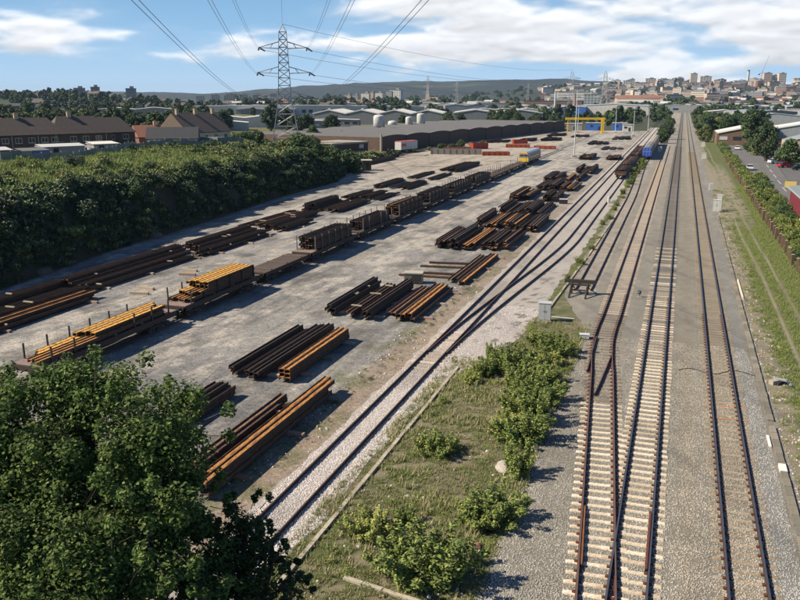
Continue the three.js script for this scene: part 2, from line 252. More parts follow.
// the cutting and the shelf of land above it
{
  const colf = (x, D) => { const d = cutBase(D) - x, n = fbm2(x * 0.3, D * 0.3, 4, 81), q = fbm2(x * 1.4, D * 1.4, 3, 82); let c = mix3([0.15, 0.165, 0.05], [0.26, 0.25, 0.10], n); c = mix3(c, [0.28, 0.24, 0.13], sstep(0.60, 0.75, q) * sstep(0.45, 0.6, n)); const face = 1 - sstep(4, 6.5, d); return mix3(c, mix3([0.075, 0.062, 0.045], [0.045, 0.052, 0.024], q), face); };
  const near = sheet((D) => cutBase(D) - 62, (D) => cutBase(D) + 0.3, 30, 300, 150, (D) => 0.8 * Math.max(1, D / 90), (x, D) => land(x, D) - (cutBase(D) - x < 0.2 ? 0.05 : 0), colf, 3.3);
  struct('embankment', near, turfM, 'overgrown cutting face rising left of the yard');
  struct('hillside', sheet(-900, (D) => cutBase(D) - 61.5, 20, 620, 110, () => 7, (x, D) => land(x, D) - 0.06, colf, 3.3), turfM, 'higher land left of the cutting');
}

// ================================================================ TRACKS
const RH = 0.165, GA = 0.75;
function sweep(profile, path, uvm = 1) {                   // profile [[x,y]..] closed, path [[x,y,D]..] running ahead
  const s = new Shape(), n = profile.length; let L = 0;
  const fr = path.map((p, i) => { const a = path[Math.max(0, i - 1)], b = path[Math.min(path.length - 1, i + 1)], dx = b[0] - a[0], dd = b[2] - a[2], l = Math.hypot(dx, dd) || 1; const c = dd / l, sn = dx / l; return profile.map(([u, v]) => [p[0] + u * c, p[1] + v, -(p[2] - u * sn)]); });
  for (let i = 0; i < path.length - 1; i++) { const l = Math.hypot(path[i + 1][0] - path[i][0], path[i + 1][2] - path[i][2]); let w = 0; for (let k = 0; k < n; k++) { const j = (k + 1) % n, e = Math.hypot(profile[j][0] - profile[k][0], profile[j][1] - profile[k][1]); s.quad(fr[i][k], fr[i][j], fr[i + 1][j], fr[i + 1][k], [w, L, w + e, L, w + e, L + l, w, L, w + e, L + l, w, L + l]); w += e; } L += l; }
  for (const f of [fr[0], fr[fr.length - 1]]) for (let k = 1; k < n - 1; k++) s.tri(f[0], f[k], f[k + 1]);
  return s.geometry();
}
const railProfile = [[-0.07, 0], [0.07, 0], [0.07, 0.016], [0.012, 0.035], [0.012, 0.115], [0.036, 0.128], [0.036, 0.158], [-0.036, 0.158], [-0.036, 0.128], [-0.012, 0.115], [-0.012, 0.035], [-0.07, 0.016]];
const headProfile = [[-0.034, 0], [0.034, 0], [0.030, 0.007], [-0.030, 0.007]];
function railPart(track, path, m, topM, label, name = 'rail') {
  const r = mesh(name, sweep(railProfile, path), m, track); if (topM) mesh('running_surface', sweep(headProfile, path.map(([x, y, d]) => [x, y + 0.1585, d])), topM, r); if (label) r.userData.label = label; return r;
}
const sleeperGeo = (() => { const s = new Shape(), w = 1.28, t = 0.115, b = 0.145; const P = (x, y, z) => [x, y, z]; // chamfered sleeper, dished in the middle
  const sec = [[-w, 0.05], [-w + 0.04, 0.066], [-0.55, 0.066], [-0.3, 0.05], [0.3, 0.05], [0.55, 0.066], [w - 0.04, 0.066], [w, 0.05]];
  for (let i = 0; i < sec.length - 1; i++) { const [x0, y0] = sec[i], [x1, y1] = sec[i + 1]; s.quad(P(x0, y0, t), P(x1, y1, t), P(x1, y1, -t), P(x0, y0, -t)); s.quad(P(x0, -0.08, b), P(x1, -0.08, b), P(x1, y1, t), P(x0, y0, t)); s.quad(P(x1, -0.08, -b), P(x0, -0.08, -b), P(x0, y0, -t), P(x1, y1, -t)); }
  s.quad(P(-w, -0.08, -b), P(-w, -0.08, b), P(-w, 0.05, t), P(-w, 0.05, -t)); s.quad(P(w, -0.08, b), P(w, -0.08, -b), P(w, 0.05, -t), P(w, 0.05, t)); return s.geometry(); })();
const chairGeo = (() => { const s = new Shape(); s.box(-0.19, 0.06, -0.085, -0.075, 0.105, 0.085); s.box(0.075, 0.06, -0.085, 0.19, 0.105, 0.085); s.box(-0.19, 0.06, -0.085, 0.19, 0.078, 0.085); return s.geometry(); })();
const slp = { concrete: [[0.72, 0.66, 0.55], [0.64, 0.58, 0.47], [0.78, 0.73, 0.63], [0.56, 0.49, 0.39], [0.70, 0.63, 0.50]], timber: [[0.21, 0.175, 0.14], [0.26, 0.21, 0.165], [0.17, 0.145, 0.12]], dusty: [[0.315, 0.265, 0.19], [0.35, 0.30, 0.225], [0.28, 0.24, 0.175]], pale: [[0.52, 0.45, 0.38], [0.46, 0.40, 0.34], [0.40, 0.35, 0.30]], grey: [[0.20, 0.19, 0.18], [0.16, 0.155, 0.15], [0.24, 0.225, 0.20]] };
for (const k in slp) slp[k] = slp[k].map((c) => M(...c, 0.92, { map: sleeperMap }));
function track(label, fx, D0, D1, o) {                      // fx(D): centre line; sleepers as parts as far as they can be told apart, the rest as one mass
  const t = thing('railway_track', label, 'railway track'), r = rng(o.seed), step = o.bend ? 1.5 : 12;
  for (const sd of [-1, 1]) {
    const path = []; for (let D = D0; D < D1; D += (o.bend && D < o.bend ? 1.5 : Math.max(step, D * 0.08))) path.push([fx(D) + sd * GA, (o.y || 0) + 0.068, D]); path.push([fx(D1) + sd * GA, (o.y || 0) + 0.068, D1]);
    railPart(t, path, o.railM || railM, o.topM || railTopM);
  }
  let n = 0; const ch = [];
  if (!o.noSleepers) for (let D = D0 + 0.3; D < o.sleeperEnd; D += o.pitch || 0.74) {
    if (r() < (o.gap || 0) * sstep(o.gapFrom || 0, (o.gapFrom || 0) + 20, D)) continue;
    const kind = o.kind(D, r), v = slp[kind], s = mesh('sleeper', sleeperGeo, v[Math.floor(r() * v.length)], t), x = fx(D);
    s.position.set(x + (r() - 0.5) * 0.05, (o.y || 0) - (o.sink ? o.sink(D, r) : r() * 0.012), -D + (r() - 0.5) * 0.05); s.rotation.y = -Math.atan2(fx(D + 0.5) - fx(D - 0.5), 1) + (r() - 0.5) * 0.02; s.scale.set(0.98 + r() * 0.04, 1, 0.92 + r() * 0.16); n++;
    if (D < (o.chairs || 0)) for (const sd of [-1, 1]) { const g = chairGeo.clone(); g.translate(x + sd * GA, o.y || 0, -D); ch.push(g); }
  }
  if (ch.length) { const c = mesh('rail_chairs', mergeGeometries(ch), railRedM, t); c.userData.kind = 'stuff'; }
  if (o.farEnd) { const gs = []; for (let D = o.sleeperEnd; D < o.farEnd; D += (o.pitch || 0.74)) { const g = new THREE.BoxGeometry(2.5, 0.1, 0.25); g.translate(fx(D), (o.y || 0) + 0.002, -D); gs.push(g); } const c = mesh('distant_sleepers', mergeGeometries(gs), slp[o.farKind || 'timber'][0], t); c.userData.kind = 'stuff'; }
  return t;
}
const fxM1 = () => -0.55, fxM2 = (D) => 4.0;
const fxL = (D) => { if (D > 74) return -4.55; const t = (D - 20) / 54; const lin = -0.98 - (D - 20) * 0.083; return D < 56 ? lin : lerp(lin, -4.55, sstep(54, 72, D)); };
track('straight main line track with white sleepers near the bridge, left of the pair', fxM1, 18, 1290, { seed: 1, sleeperEnd: 190, farEnd: 330, farKind: 'grey', chairs: 80, y: 0.012, kind: (D, r) => D < 60 ? 'concrete' : r() < 1 - sstep(58, 130, D) ? (r() < 0.4 ? 'concrete' : 'pale') : 'grey', sink: (D, r) => 0.0 + r() * 0.01 + sstep(58, 90, D) * 0.008 });
track('rightmost main line track with dusty brown sleepers nearly level with the ballast', fxM2, 18, 1290, { seed: 2, sleeperEnd: 190, farEnd: 300, farKind: 'dusty', chairs: 75, y: 0.0, kind: () => 'dusty', sink: (D, r) => 0.010 + r() * 0.016 });
const tL = track('rusty-railed loop track with white sleepers curving in to join the main line', fxL, 18, 330, { seed: 3, sleeperEnd: 150, farEnd: 250, farKind: 'pale', bend: 80, chairs: 80, y: 0.008, railM: railRedM, topM: railTopDullM, kind: (D, r) => D < 50 ? 'concrete' : D < 72 ? 'timber' : 'pale', sink: (D, r) => r() * 0.012 + sstep(50, 58, D) * 0.012 });
{ // two cut-off dark red switch rails and the check rails of the junction
  railPart(tL, [[-4.98, 0.076, 55.4], [-5.04, 0.076, 58], [-5.12, 0.076, 61], [-5.18, 0.076, 64]], railRedM, railTopDullM, 'cut-off dark red switch rail', 'cut_rail');
  railPart(tL, [[-4.0, 0.076, 50.8], [-3.88, 0.076, 53], [-3.74, 0.076, 56.5], [-3.6, 0.076, 60.5]], railRedM, railTopDullM, 'cut-off dark red switch rail', 'cut_rail');
  railPart(tL, [0, 1, 2, 3, 4, 5].map((i) => [fxL(30.5 + i) - GA + 0.11, 0.076, 30.5 + i]), M(0.30, 0.12, 0.04, 0.8, { map: rustMap }), null, 'short orange check rail', 'check_rail');
  railPart(tL, [0, 1, 2, 3, 4, 5].map((i) => [-0.55 + GA - 0.11, 0.08, 31 + i]), railRedM, null, 'dark red check rail beside the running rail', 'check_rail');
}
const fxStub = (D) => -8.1 - 1.35 * sstep(150, 245, D);
track('short weedy stub track ending at the buffer stop', fxStub, 80.5, 420, { seed: 4, bend: 260, sleeperEnd: 175, gap: 0.4, topM: railTopDullM, kind: () => 'pale', sink: (D, r) => 0.02 + r() * 0.03, y: 0.0 });
const fxS2 = (D) => -16.4 + 3.7 * sstep(50, 112, D);
track('leftmost siding track on pale ballast beside the steel stacks', () => -16.4, 18, 640, { seed: 5, sleeperEnd: 150, gap: 0.3, gapFrom: 64, topM: railTopDullM, kind: (D, r) => r() < 0.7 ? 'pale' : 'concrete', sink: (D, r) => (D > 52 && D < 62 ? -0.005 : 0.05) + r() * 0.02, y: 0.0 });
track('second siding track branching off to the right on pale ballast', fxS2, 56, 640, { seed: 6, sleeperEnd: 150, bend: 115, gap: 0.3, topM: railTopDullM, kind: (D, r) => 'pale', sink: (D, r) => 0.052 + r() * 0.02 + (D < 80 ? 0.02 : 0), y: 0.003 });
track('yard track under the long train of flat wagons', () => -41.0, 20, 300, { seed: 7, noSleepers: true, y: -0.13, topM: railTopDullM, kind: () => 'timber', sleeperEnd: 0 });
{ // small signalling bits between and beside the rails
  const g = thing('track_cable', 'dark rubber signal cable looping across the right main line track', 'cable');
  const pts = []; for (let i = 0; i <= 30; i++) { const x = 1.2 + i * 0.17; pts.push(new THREE.Vector3(x, 0.05 + (Math.abs(x - 3.25) < 0.2 || Math.abs(x - 4.75) < 0.2 ? 0.0 : 0.01), -(58 + Math.sin(i * 0.35) * 0.5 + i * 0.03))); }
  mesh('sheath', new THREE.TubeGeometry(new THREE.CatmullRomCurve3(pts), 60, 0.025, 5), blackM, g);
  for (const D of [51.6, 49.4]) { const b = thing('track_bond', D > 50 ? 'orange bond cable across the right track, farther of two' : 'orange bond cable across the right track, nearer of two', 'cable', 4.0, 0.062, D); const s = new Shape(); s.bar([-1.0, 0, 0], [1.3, 0, -0.15], 0.022, 6); s.build('sheath', M(0.55, 0.20, 0.08, 0.7), b); }
}

// ================================================================ KERBS, TROUGHS, CABINETS, BUFFER STOP
function slabLine(name, label, pts, w, h, len, m, gaps, parentLabel, seed) {   // a line of separate concrete lids
  const t = thing(name, label, 'concrete kerb'), r = rng(seed); let L = 0;
  for (let i = 0; i < pts.length - 1; i++) { const [x0, d0] = pts[i], [x1, d1] = pts[i + 1], l = Math.hypot(x1 - x0, d1 - d0), n = Math.round(l / len); for (let k = 0; k < n; k++) { if (r() < gaps) continue; const f = (k + 0.5) / n, b = box('slab', m[Math.floor(r() * m.length)], t, lerp(x0, x1, f) + (r() - 0.5) * 0.03, h / 2 - 0.02 + r() * 0.025, -lerp(d0, d1, f), w, h, l / n * 0.965); b.rotation.y = -Math.atan2(x1 - x0, d1 - d0) + (r() - 0.5) * 0.02; } }
  return t;
}
const kerbMs = [M(0.46, 0.41, 0.32, 0.92, { map: grimeMap }), M(0.40, 0.35, 0.27, 0.92, { map: grimeMap }), M(0.50, 0.46, 0.37, 0.92, { map: grimeMap })];
slabLine('concrete_kerb', 'narrow concrete kerb along the near siding edge of the rough grass', [[-13.9, 25], [-13.95, 53.5]], 0.2, 0.14, 0.95, kerbMs, 0.0, '', 3);
slabLine('concrete_kerb', 'pale concrete kerb running on from the grey cabinet beside the stub track', [[-10.3, 70.5], [-9.6, 100], [-9.1, 130], [-8.9, 160]], 0.2, 0.14, 1.2, kerbMs, 0.04, '', 4);
slabLine('concrete_kerb', 'low concrete edging across the rough grass near the bridge', [[-11.6, 26.6], [-8.0, 26.0]], 0.2, 0.12, 0.9, kerbMs, 0.15, '', 5);
const trM = [M(0.24, 0.215, 0.17, 0.92, { map: grimeMap }), M(0.30, 0.265, 0.21, 0.92, { map: grimeMap }), M(0.20, 0.185, 0.15, 0.92, { map: grimeMap })];
const tro = slabLine('cable_trough', 'long line of concrete cable trough lids beside the right main line track', [[6.5, 28], [6.55, 85], [6.7, 140]], 0.34, 0.16, 1.0, trM, 0.02, '', 6);
box('slab', M(0.62, 0.60, 0.56, 0.9), tro, 6.5, 0.085, -43.2, 0.36, 0.17, 0.9); box('slab', M(0.62, 0.60, 0.56, 0.9), tro, 6.15, 0.05, -46.8, 0.14, 0.1, 1.6); box('slab', M(0.62, 0.55, 0.40, 0.9), tro, 6.95, 0.07, -86, 0.16, 0.14, 9);
function cabinet(label, x, D, w, h, d, m, ry = 0, extra) { const t = thing('trackside_cabinet', label, 'cabinet', x, 0, D, ry); box('plinth', concreteM, t, 0, 0.06, 0, w + 0.12, 0.12, d + 0.12); box('body', m, t, 0, 0.12 + h / 2, 0, w, h, d); const s = new Shape(); s.quad([-w / 2 - 0.04, h + 0.12, d / 2 + 0.04], [w / 2 + 0.04, h + 0.12, d / 2 + 0.04], [w / 2 + 0.04, h + 0.2, -d / 2 - 0.04], [-w / 2 - 0.04, h + 0.2, -d / 2 - 0.04]); s.box(-w / 2 - 0.04, h + 0.121, -d / 2 - 0.04, w / 2 + 0.04, h + 0.16, d / 2 + 0.04); s.build('lid', m, t); for (const sx of [-1, 1]) { const dr = box('door', m, t, sx * w * 0.245, 0.12 + h * 0.5, d / 2 + 0.012, w * 0.46, h * 0.9, 0.022); box('handle', darkM, t, sx * 0.08, 0.12 + h * 0.55, d / 2 + 0.04, 0.025, 0.12, 0.03); } return t; }
cabinet('pale grey equipment cabinet left of the buffer stop', -10.0, 67.9, 1.05, 1.55, 0.65, M(0.52, 0.54, 0.56, 0.5, { map: grimeMap }), 0.1);
cabinet('taller white cabinet standing behind its neighbour beside the verge path', 7.15, 147.2, 0.8, 2.5, 0.6, whiteM, -0.1);
cabinet('lower white cabinet in front of its neighbour beside the verge path', 6.65, 145.2, 1.1, 1.9, 0.6, whiteM, -0.05);
cabinet('small grey box on the verge beyond the two white cabinets', 6.7, 178, 0.7, 1.3, 0.5, M(0.45, 0.46, 0.46, 0.6), 0.1);
{ const t = thing('marker_post', 'stubby white concrete post at the edge of the siding ballast', 'post', -11.6, 0, 151); const s = new Shape(); s.bar([0, 0, 0], [0, 1.15, 0], 0.26, 8, 0.22); s.bar([0, 1.15, 0], [0, 1.28, 0], 0.22, 8, 0.08); s.build('shaft', whiteM, t); box('foot', concreteM, t, 0, 0.05, 0, 0.7, 0.1, 0.7); }
{ // buffer stop of old rails and a heavy beam
  const t = thing('buffer_stop', 'black rail-built buffer stop at the end of the stub track', 'buffer stop', -8.3, 0, 79), wood = M(0.035, 0.03, 0.026, 0.85, { map: grimeMap });
  box('beam', wood, t, 0, 1.28, 0, 3.0, 0.36, 0.32); box('back_beam', wood, t, 0, 1.02, 0.36, 2.2, 0.16, 0.16);
  for (const sx of [-1, 1]) { box('upright', wood, t, sx * 0.78, 0.58, 0.16, 0.2, 1.16, 0.22); const s = new Shape(); s.bar([sx * 0.78, 1.15, 0.2], [sx * 0.78, 0.02, 2.1], 0.1, 6); s.build('strut', wood, t); const s2 = new Shape(); s2.bar([sx * 0.78, 0.95, -0.1], [sx * 0.75, 0.12, -1.9], 0.07, 6); s2.build('tie_rail', railM, t); box('buffer_pad', blackM, t, sx * 0.85, 1.28, -0.21, 0.34, 0.28, 0.1); }
  box('cross_tie', wood, t, 0, 0.5, 0.5, 1.7, 0.14, 0.12);
}
{ const t = thing('ground_signal', 'small dwarf ground signal between the loop and main line tracks', 'signal', -2.6, 0, 79.5); box('post', galvM, t, 0, 0.2, 0, 0.09, 0.4, 0.09); box('head', darkM, t, 0, 0.5, 0, 0.32, 0.3, 0.22); const s = new Shape(); s.bar([-0.06, 0.53, 0.115], [-0.06, 0.53, 0.15], 0.06, 8); s.build('lens', whiteM, t); box('base', concreteM, t, 0, 0.03, 0, 0.5, 0.06, 0.4); }
{ const t = thing('point_motor', 'grey point motor box beside the loop track', 'point motor', -6.1, 0, 63.6, 0.1); box('casing', M(0.40, 0.41, 0.42, 0.6), t, 0, 0.26, 0, 0.75, 0.3, 0.5); box('lid', M(0.46, 0.47, 0.48, 0.55), t, 0, 0.435, 0, 0.8, 0.05, 0.55); box('base', timberM, t, 0.1, 0.05, 0, 1.2, 0.12, 0.3); const s = new Shape(); s.bar([0.4, 0.2, 0], [1.5, 0.15, 0], 0.03, 6); s.build('drive_rod', railM, t); }
{ const t = thing('point_rodding', 'thin white rodding between the cabinet and the buffer stop foot', 'rod', -9.0, 0, 69.2); const s = new Shape(); s.bar([-0.6, 0.1, 0], [1.4, 0.1, 0], 0.05, 6); s.build('rod', whiteM, t); }
{ const t = thing('switch_machine', 'heap of grey metal pipe fittings on the edge of the verge', 'pipes', 8.0, 0, 57.5, 0.3); const s = new Shape(); s.bar([-0.3, 0.1, -0.8], [-0.1, 0.5, 0.8], 0.1, 7); s.build('pipe', galvM, t); const s2 = new Shape(); s2.bar([0.3, 0.1, -0.6], [0.1, 0.25, 0.9], 0.09, 7); s2.build('pipe', M(0.35, 0.42, 0.48, 0.5, { metalness: 0.3 }), t); box('block', concreteM, t, -0.7, 0.15, 0.1, 0.5, 0.3, 0.4, 0.4); box('bracket', darkM, t, -0.2, 0.1, 0.1, 0.9, 0.2, 0.12, 0.7); }

// ================================================================ STEEL BEAMS IN THE YARD
const WEB = { orange: [0.58, 0.28, 0.075], tan: [0.34, 0.20, 0.115], brown: [0.115, 0.066, 0.043], dark: [0.045, 0.032, 0.026], grey: [0.13, 0.115, 0.105], yellow: [0.86, 0.50, 0.10], brick: [0.18, 0.085, 0.06] };
const BW = 0.44, BH = 0.29;
const beamGeos = {};
function beamGeo(tone, variant) {                          // H-section lying with its web level: flanges stand as two ridges with the web between; unit length along D
  const key = tone + variant; if (beamGeos[key]) return beamGeos[key];
  const s = new Shape(), w = BW / 2 - 0.012, t = 0.030, yw = BH * (tone === 'yellow' ? 0.86 : tone === 'orange' ? 0.7 : 0.55), hw = 0.02, F = mix3(WEB.dark, WEB.brown, 0.25 + 0.3 * variant), w3 = mul3(WEB[tone], 0.85 + 0.2 * variant);
  const pts = [[-w, 0], [-w + t, 0], [-w + t, yw - hw], [w - t, yw - hw], [w - t, 0], [w, 0], [w, BH], [w - t, BH], [w - t, yw + hw], [-w + t, yw + hw], [-w + t, BH], [-w, BH]];
  for (let k = 0; k < 12; k++) { const a = pts[k], b = pts[(k + 1) % 12], e = Math.hypot(b[0] - a[0], b[1] - a[1]); s.color(...(k === 8 ? w3 : k === 6 || k === 10 ? mix3(F, w3, 0.3) : F)); s.quad([a[0], a[1], 0], [b[0], b[1], 0], [b[0], b[1], -1], [a[0], a[1], -1], [k * 0.3, 0, k * 0.3 + e * 2, 0, k * 0.3 + e * 2, 6, k * 0.3, 0, k * 0.3 + e * 2, 6, k * 0.3, 6]); }
  s.color(...mix3(F, w3, 0.5));
  for (const z of [0, -1]) { s.quad([-w, 0, z], [-w + t, 0, z], [-w + t, BH, z], [-w, BH, z]); s.quad([w - t, 0, z], [w, 0, z], [w, BH, z], [w - t, BH, z]); s.quad([-w + t, yw - hw, z], [w - t, yw - hw, z], [w - t, yw + hw, z], [-w + t, yw + hw, z]); }
  return (beamGeos[key] = s.geometry());
}
let beamsBuilt = 0; const BEAM_MAX = 300;
const bearerGeo = UB, bearerMs = [M(0.36, 0.24, 0.19, 0.9, { map: grimeMap }), M(0.22, 0.15, 0.11, 0.9, { map: grimeMap }), M(0.44, 0.37, 0.28, 0.9, { map: grimeMap })];
// one pile: cols beams wide, tiers high, between D0 and D1; where: words for the label
function pile(x, D0, D1, cols, tiers, tones, where, seed, o = {}) {
  const r = rng(seed), y0 = o.y ?? 0.2, list = [], pitch = o.pitch || BW;
  for (let t = 0; t < tiers; t++) { const nc = t === tiers - 1 && o.topLess ? cols - o.topLess : cols; for (let c = 0; c < nc; c++) list.push([x + (c - (cols - 1) / 2) * pitch + (r() - 0.5) * 0.05 + t * (r() - 0.5) * 0.05, y0 + t * (BH + 0.004), D0 + (r() - 0.5) * (o.ragged ?? 0.7), D1 + (r() - 0.5) * (o.ragged ?? 0.7), (r() - 0.5) * (o.yaw ?? 0.006), tones[Math.floor(r() * tones.length)], r() < 0.5 ? 0 : 1]); }
  const group = 'steel beams in ' + where, mass = o.mass || beamsBuilt + list.length > BEAM_MAX;
  if (mass) {
    const gs = list.map(([bx, by, a, b, yw, tone, v]) => { const g = beamGeo(tone, v).clone(); g.applyMatrix4(new THREE.Matrix4().compose(new THREE.Vector3(bx, by, -a), new THREE.Quaternion().setFromAxisAngle(new THREE.Vector3(0, 1, 0), yw + (o.turn || 0)), new THREE.Vector3(1, 1, b - a))); return g; });
    const m = mesh('steel_beam_pile', mergeGeometries(gs), beamM); tag(m, 'rusty steel beams piled in ' + where, 'steel beams', o.group, 'stuff');
  } else for (const [bx, by, a, b, yw, tone, v] of list) { const m = mesh('steel_beam', beamGeo(tone, v), beamM); m.position.set(bx, by, -a); m.rotation.y = yw + (o.turn || 0); m.scale.set(1, 1, b - a); tag(m, { orange: 'orange rusted', yellow: 'yellow-orange rusted', tan: 'tan rusted', brown: 'brown rusted', dark: 'nearly black', grey: 'grey-brown', brick: 'reddish brown' }[tone] + ' steel beam in ' + where, 'steel beam', group + ', ' + tone); beamsBuilt++; }
  for (let k = 0, r2 = rng(seed + 7), ns = o.spacers || (seed > 400 && seed < 410 ? 2 : 0); k < ns; k++) { const s = mesh('timber_spacer', bearerGeo, bearerMs[2]); s.scale.set(o.topLess ? o.topLess * pitch * 0.9 : 0.7 + r2() * 0.5, 0.1, 0.16); s.position.set(o.topLess ? x + (cols / 2 - o.topLess / 2) * pitch : x + (r2() - 0.5) * cols * pitch * 0.6, y0 + (o.topLess ? tiers - 1 : tiers) * (BH + 0.004) + 0.052, -lerp(D0 + 1, D1 - 1, r2())); s.rotation.y = (r2() - 0.5) * 0.5; tag(s, 'pale timber spacer lying on ' + where, 'timber spacer', 'timber spacers on ' + where); }
  if (!o.noBearers) { const nb = o.bearers || 3; for (let k = 0; k < nb; k++) { const D = lerp(D0 + 1.2, D1 - 1.2, (k + r() * 0.15) / Math.max(1, nb - 1)), b = mesh('timber_bearer', bearerGeo, bearerMs[Math.floor(r() * 3)]); const w = cols * pitch + 0.5 + r() * 0.7; b.scale.set(w + 0.3, 0.19, 0.3); b.position.set(x + (r() - 0.2) * 0.6, 0.1, -D); b.rotation.y = (r() - 0.5) * 0.1; tag(b, 'short timber bearer under ' + where, 'timber bearer', 'timber bearers under ' + where); } }
}
const lab = { A: 'the pair of stacks nearest the foreground tree', B: 'the low stack half hidden by the foreground tree' };
pile(-20.72, 31, 45.4, 2, 3, ['orange', 'brown', 'brown', 'dark'], 'the long right-hand stack nearest the siding and tree', 101, { ragged: 1.6 });
pile(-22.2, 31.5, 42.2, 3, 2, ['brown', 'tan', 'dark', 'brick'], 'the left-hand stack of the pair nearest the foreground tree', 102, { spacers: 1, topLess: 1, ragged: 1.8 });
pile(-26.9, 32, 43, 3, 3, ['brown', 'dark', 'tan'], 'the stack half hidden behind the foreground tree', 103, { topLess: 1 });
pile(-28.4, 46.6, 57.4, 2, 2, ['orange', 'dark'], 'the left pile of the second group beside the yard lane', 104, { topLess: 1 });
pile(-26.75, 46.2, 58.6, 3, 2, ['dark', 'brown', 'dark'], 'the dark middle pile of the second group', 105, {});
pile(-24.4, 46.6, 57.1, 2, 3, ['orange', 'orange', 'yellow'], 'the orange right-hand pile of the second group', 106, { ragged: 0.4 });
pile(-28.4, 63.4, 75.2, 2, 3, ['dark', 'dark', 'brown'], 'the black leftmost pile of the third group', 107, { spacers: 3, topLess: 1 });
pile(-26.5, 63.2, 74.6, 2, 2, ['dark', 'brown'], 'the second pile from the left of the third group', 108, { spacers: 3, ragged: 1.4 });
pile(-24.9, 62.8, 75.3, 2, 3, ['brown', 'dark', 'brick'], 'the tall middle pile of the third group', 109, { ragged: 1.2 });
pile(-23.2, 64.8, 75.5, 2, 1, ['tan', 'brick', 'orange'], 'the low tan pile of the third group', 110, { pitch: 0.5 });
pile(-21.4, 63.8, 76, 4, 2, ['orange', 'grey', 'brown', 'tan'], 'the right-hand pile of the third group beside the siding', 111, { topLess: 1, pitch: 0.46 });
pile(-21.0, 79.2, 94, 4, 1, ['orange', 'brown', 'tan'], 'the single flat layer before the fourth group', 112, { pitch: 0.52, ragged: 2, yaw: 0.02 });
for (const [k, D] of [[0, 81], [1, 82.6], [2, 86.2], [3, 88.4]]) { const m = mesh('steel_beam', beamGeo(k % 2 ? 'tan' : 'orange', 1), beamM); m.position.set(-28 + k * 0.4, 0.02, -D); m.rotation.y = -1.5 + k * 0.03; m.scale.set(0.8, 0.7, 6.6); tag(m, 'orange rail lying crosswise on the ground, ' + ['nearest', 'second nearest', 'second farthest', 'farthest'][k] + ' of four', 'steel beam', 'loose crosswise rails'); beamsBuilt++; }
{ const r = rng(77); let k = 0; // the fourth and fifth groups: many short uneven piles
  for (const [D0, D1, x0, x1, where] of [[98, 112, -29, -19.4, 'the near row of the large fourth group'], [114.5, 128, -28, -18.9, 'the middle row of the large fourth group'], [129, 144, -27.6, -20.2, 'the far row of the large fourth group']]) {
    for (let x = x0; x < x1 - 0.6;) { const c = 2 + Math.floor(r() * 2.4), w = c * BW; pile(x + w / 2, D0 + r() * 2.2, D1 - r() * 3.5, c, 2 + Math.floor(r() * 2.4), ['brown', 'tan', 'dark', 'orange', 'grey', 'brick'].slice(0, 3 + Math.floor(r() * 4)), where, 200 + k++, { mass: D0 > 128, group: 'piles in ' + where, topLess: r() < 0.5 ? 1 : 0, ragged: 2.2, yaw: 0.03, bearers: 2 }); x += w + 0.15 + r() * 0.5; }
  }
  for (const [D0, D1, x0, x1, where] of [[148, 163, -29.5, -19.6, 'the near row of the fifth group by the siding'], [166, 182, -27.5, -19.4, 'the second row of the fifth group by the siding'], [185, 203, -29, -19.8, 'the third row of the fifth group by the siding'], [206, 225, -26, -19.5, 'the far row of the fifth group by the siding'], [252, 268, -29, -17.5, 'the last near-side group before the gantry crane']]) {
    for (let x = x0; x < x1 - 0.6;) { const c = 2 + Math.floor(r() * 3), w = c * BW; if (r() < 0.86) pile(x + w / 2, D0 + r() * 2.2, D1 - r() * 3.5, c, 2 + Math.floor(r() * 3), ['brown', 'tan', 'dark', 'orange', 'grey'].slice(0, 3 + Math.floor(r() * 3)), where, 300 + k++, { mass: true, group: 'piles in ' + where, ragged: 2.4, yaw: 0.035, bearers: 2, noBearers: true, y: 0.15 }); x += w + 0.15 + r() * 0.5; }
  }
}
// the long row on the far side of the train, below the cutting
pile(-53.0, 38, 61, 4, 2, ['dark', 'brown', 'tan', 'orange'], 'the front pile left of the train at the picture edge', 401, { topLess: 1, ragged: 2.5 });
pile(-55.6, 41, 62.5, 4, 2, ['dark', 'brown', 'dark'], 'the second pile left of the train at the picture edge', 402, { ragged: 2.5 });
pile(-59.3, 44, 65, 3, 2, ['dark', 'brown'], 'the rear pile below the cutting at the picture edge', 403, { ragged: 2.5 });
pile(-58.2, 64.5, 84.5, 4, 3, ['dark', 'brown', 'tan'], 'the long pile below the cutting, second along', 404, { topLess: 1, ragged: 1.2 });
pile(-55.4, 63, 82, 4, 2, ['dark', 'brown', 'tan'], 'the long pile nearer the train, second along', 405, { ragged: 2.5, topLess: 2 });
pile(-57.6, 86, 101, 5, 3, ['dark', 'brown', 'brown', 'tan'], 'the tall dark pile below the cutting, third along', 406, { topLess: 2 });
pile(-54.6, 84, 100, 4, 2, ['dark', 'brown', 'orange'], 'the pile nearer the train, third along', 407, { ragged: 3, topLess: 1 });
pile(-59.8, 105, 121, 5, 1, ['tan', 'brown', 'orange'], 'the low brown layer below the cutting', 408, { pitch: 0.6, ragged: 3, yaw: 0.03 });
pile(-56.6, 104, 119, 5, 2, ['brown', 'tan', 'dark'], 'the brown pile beside the low layer', 409, { ragged: 3, yaw: 0.02 });
pile(-53.8, 103, 112, 3, 2, ['dark', 'brown'], 'the short pile beside the train, third along', 410, { mass: true, ragged: 2 });
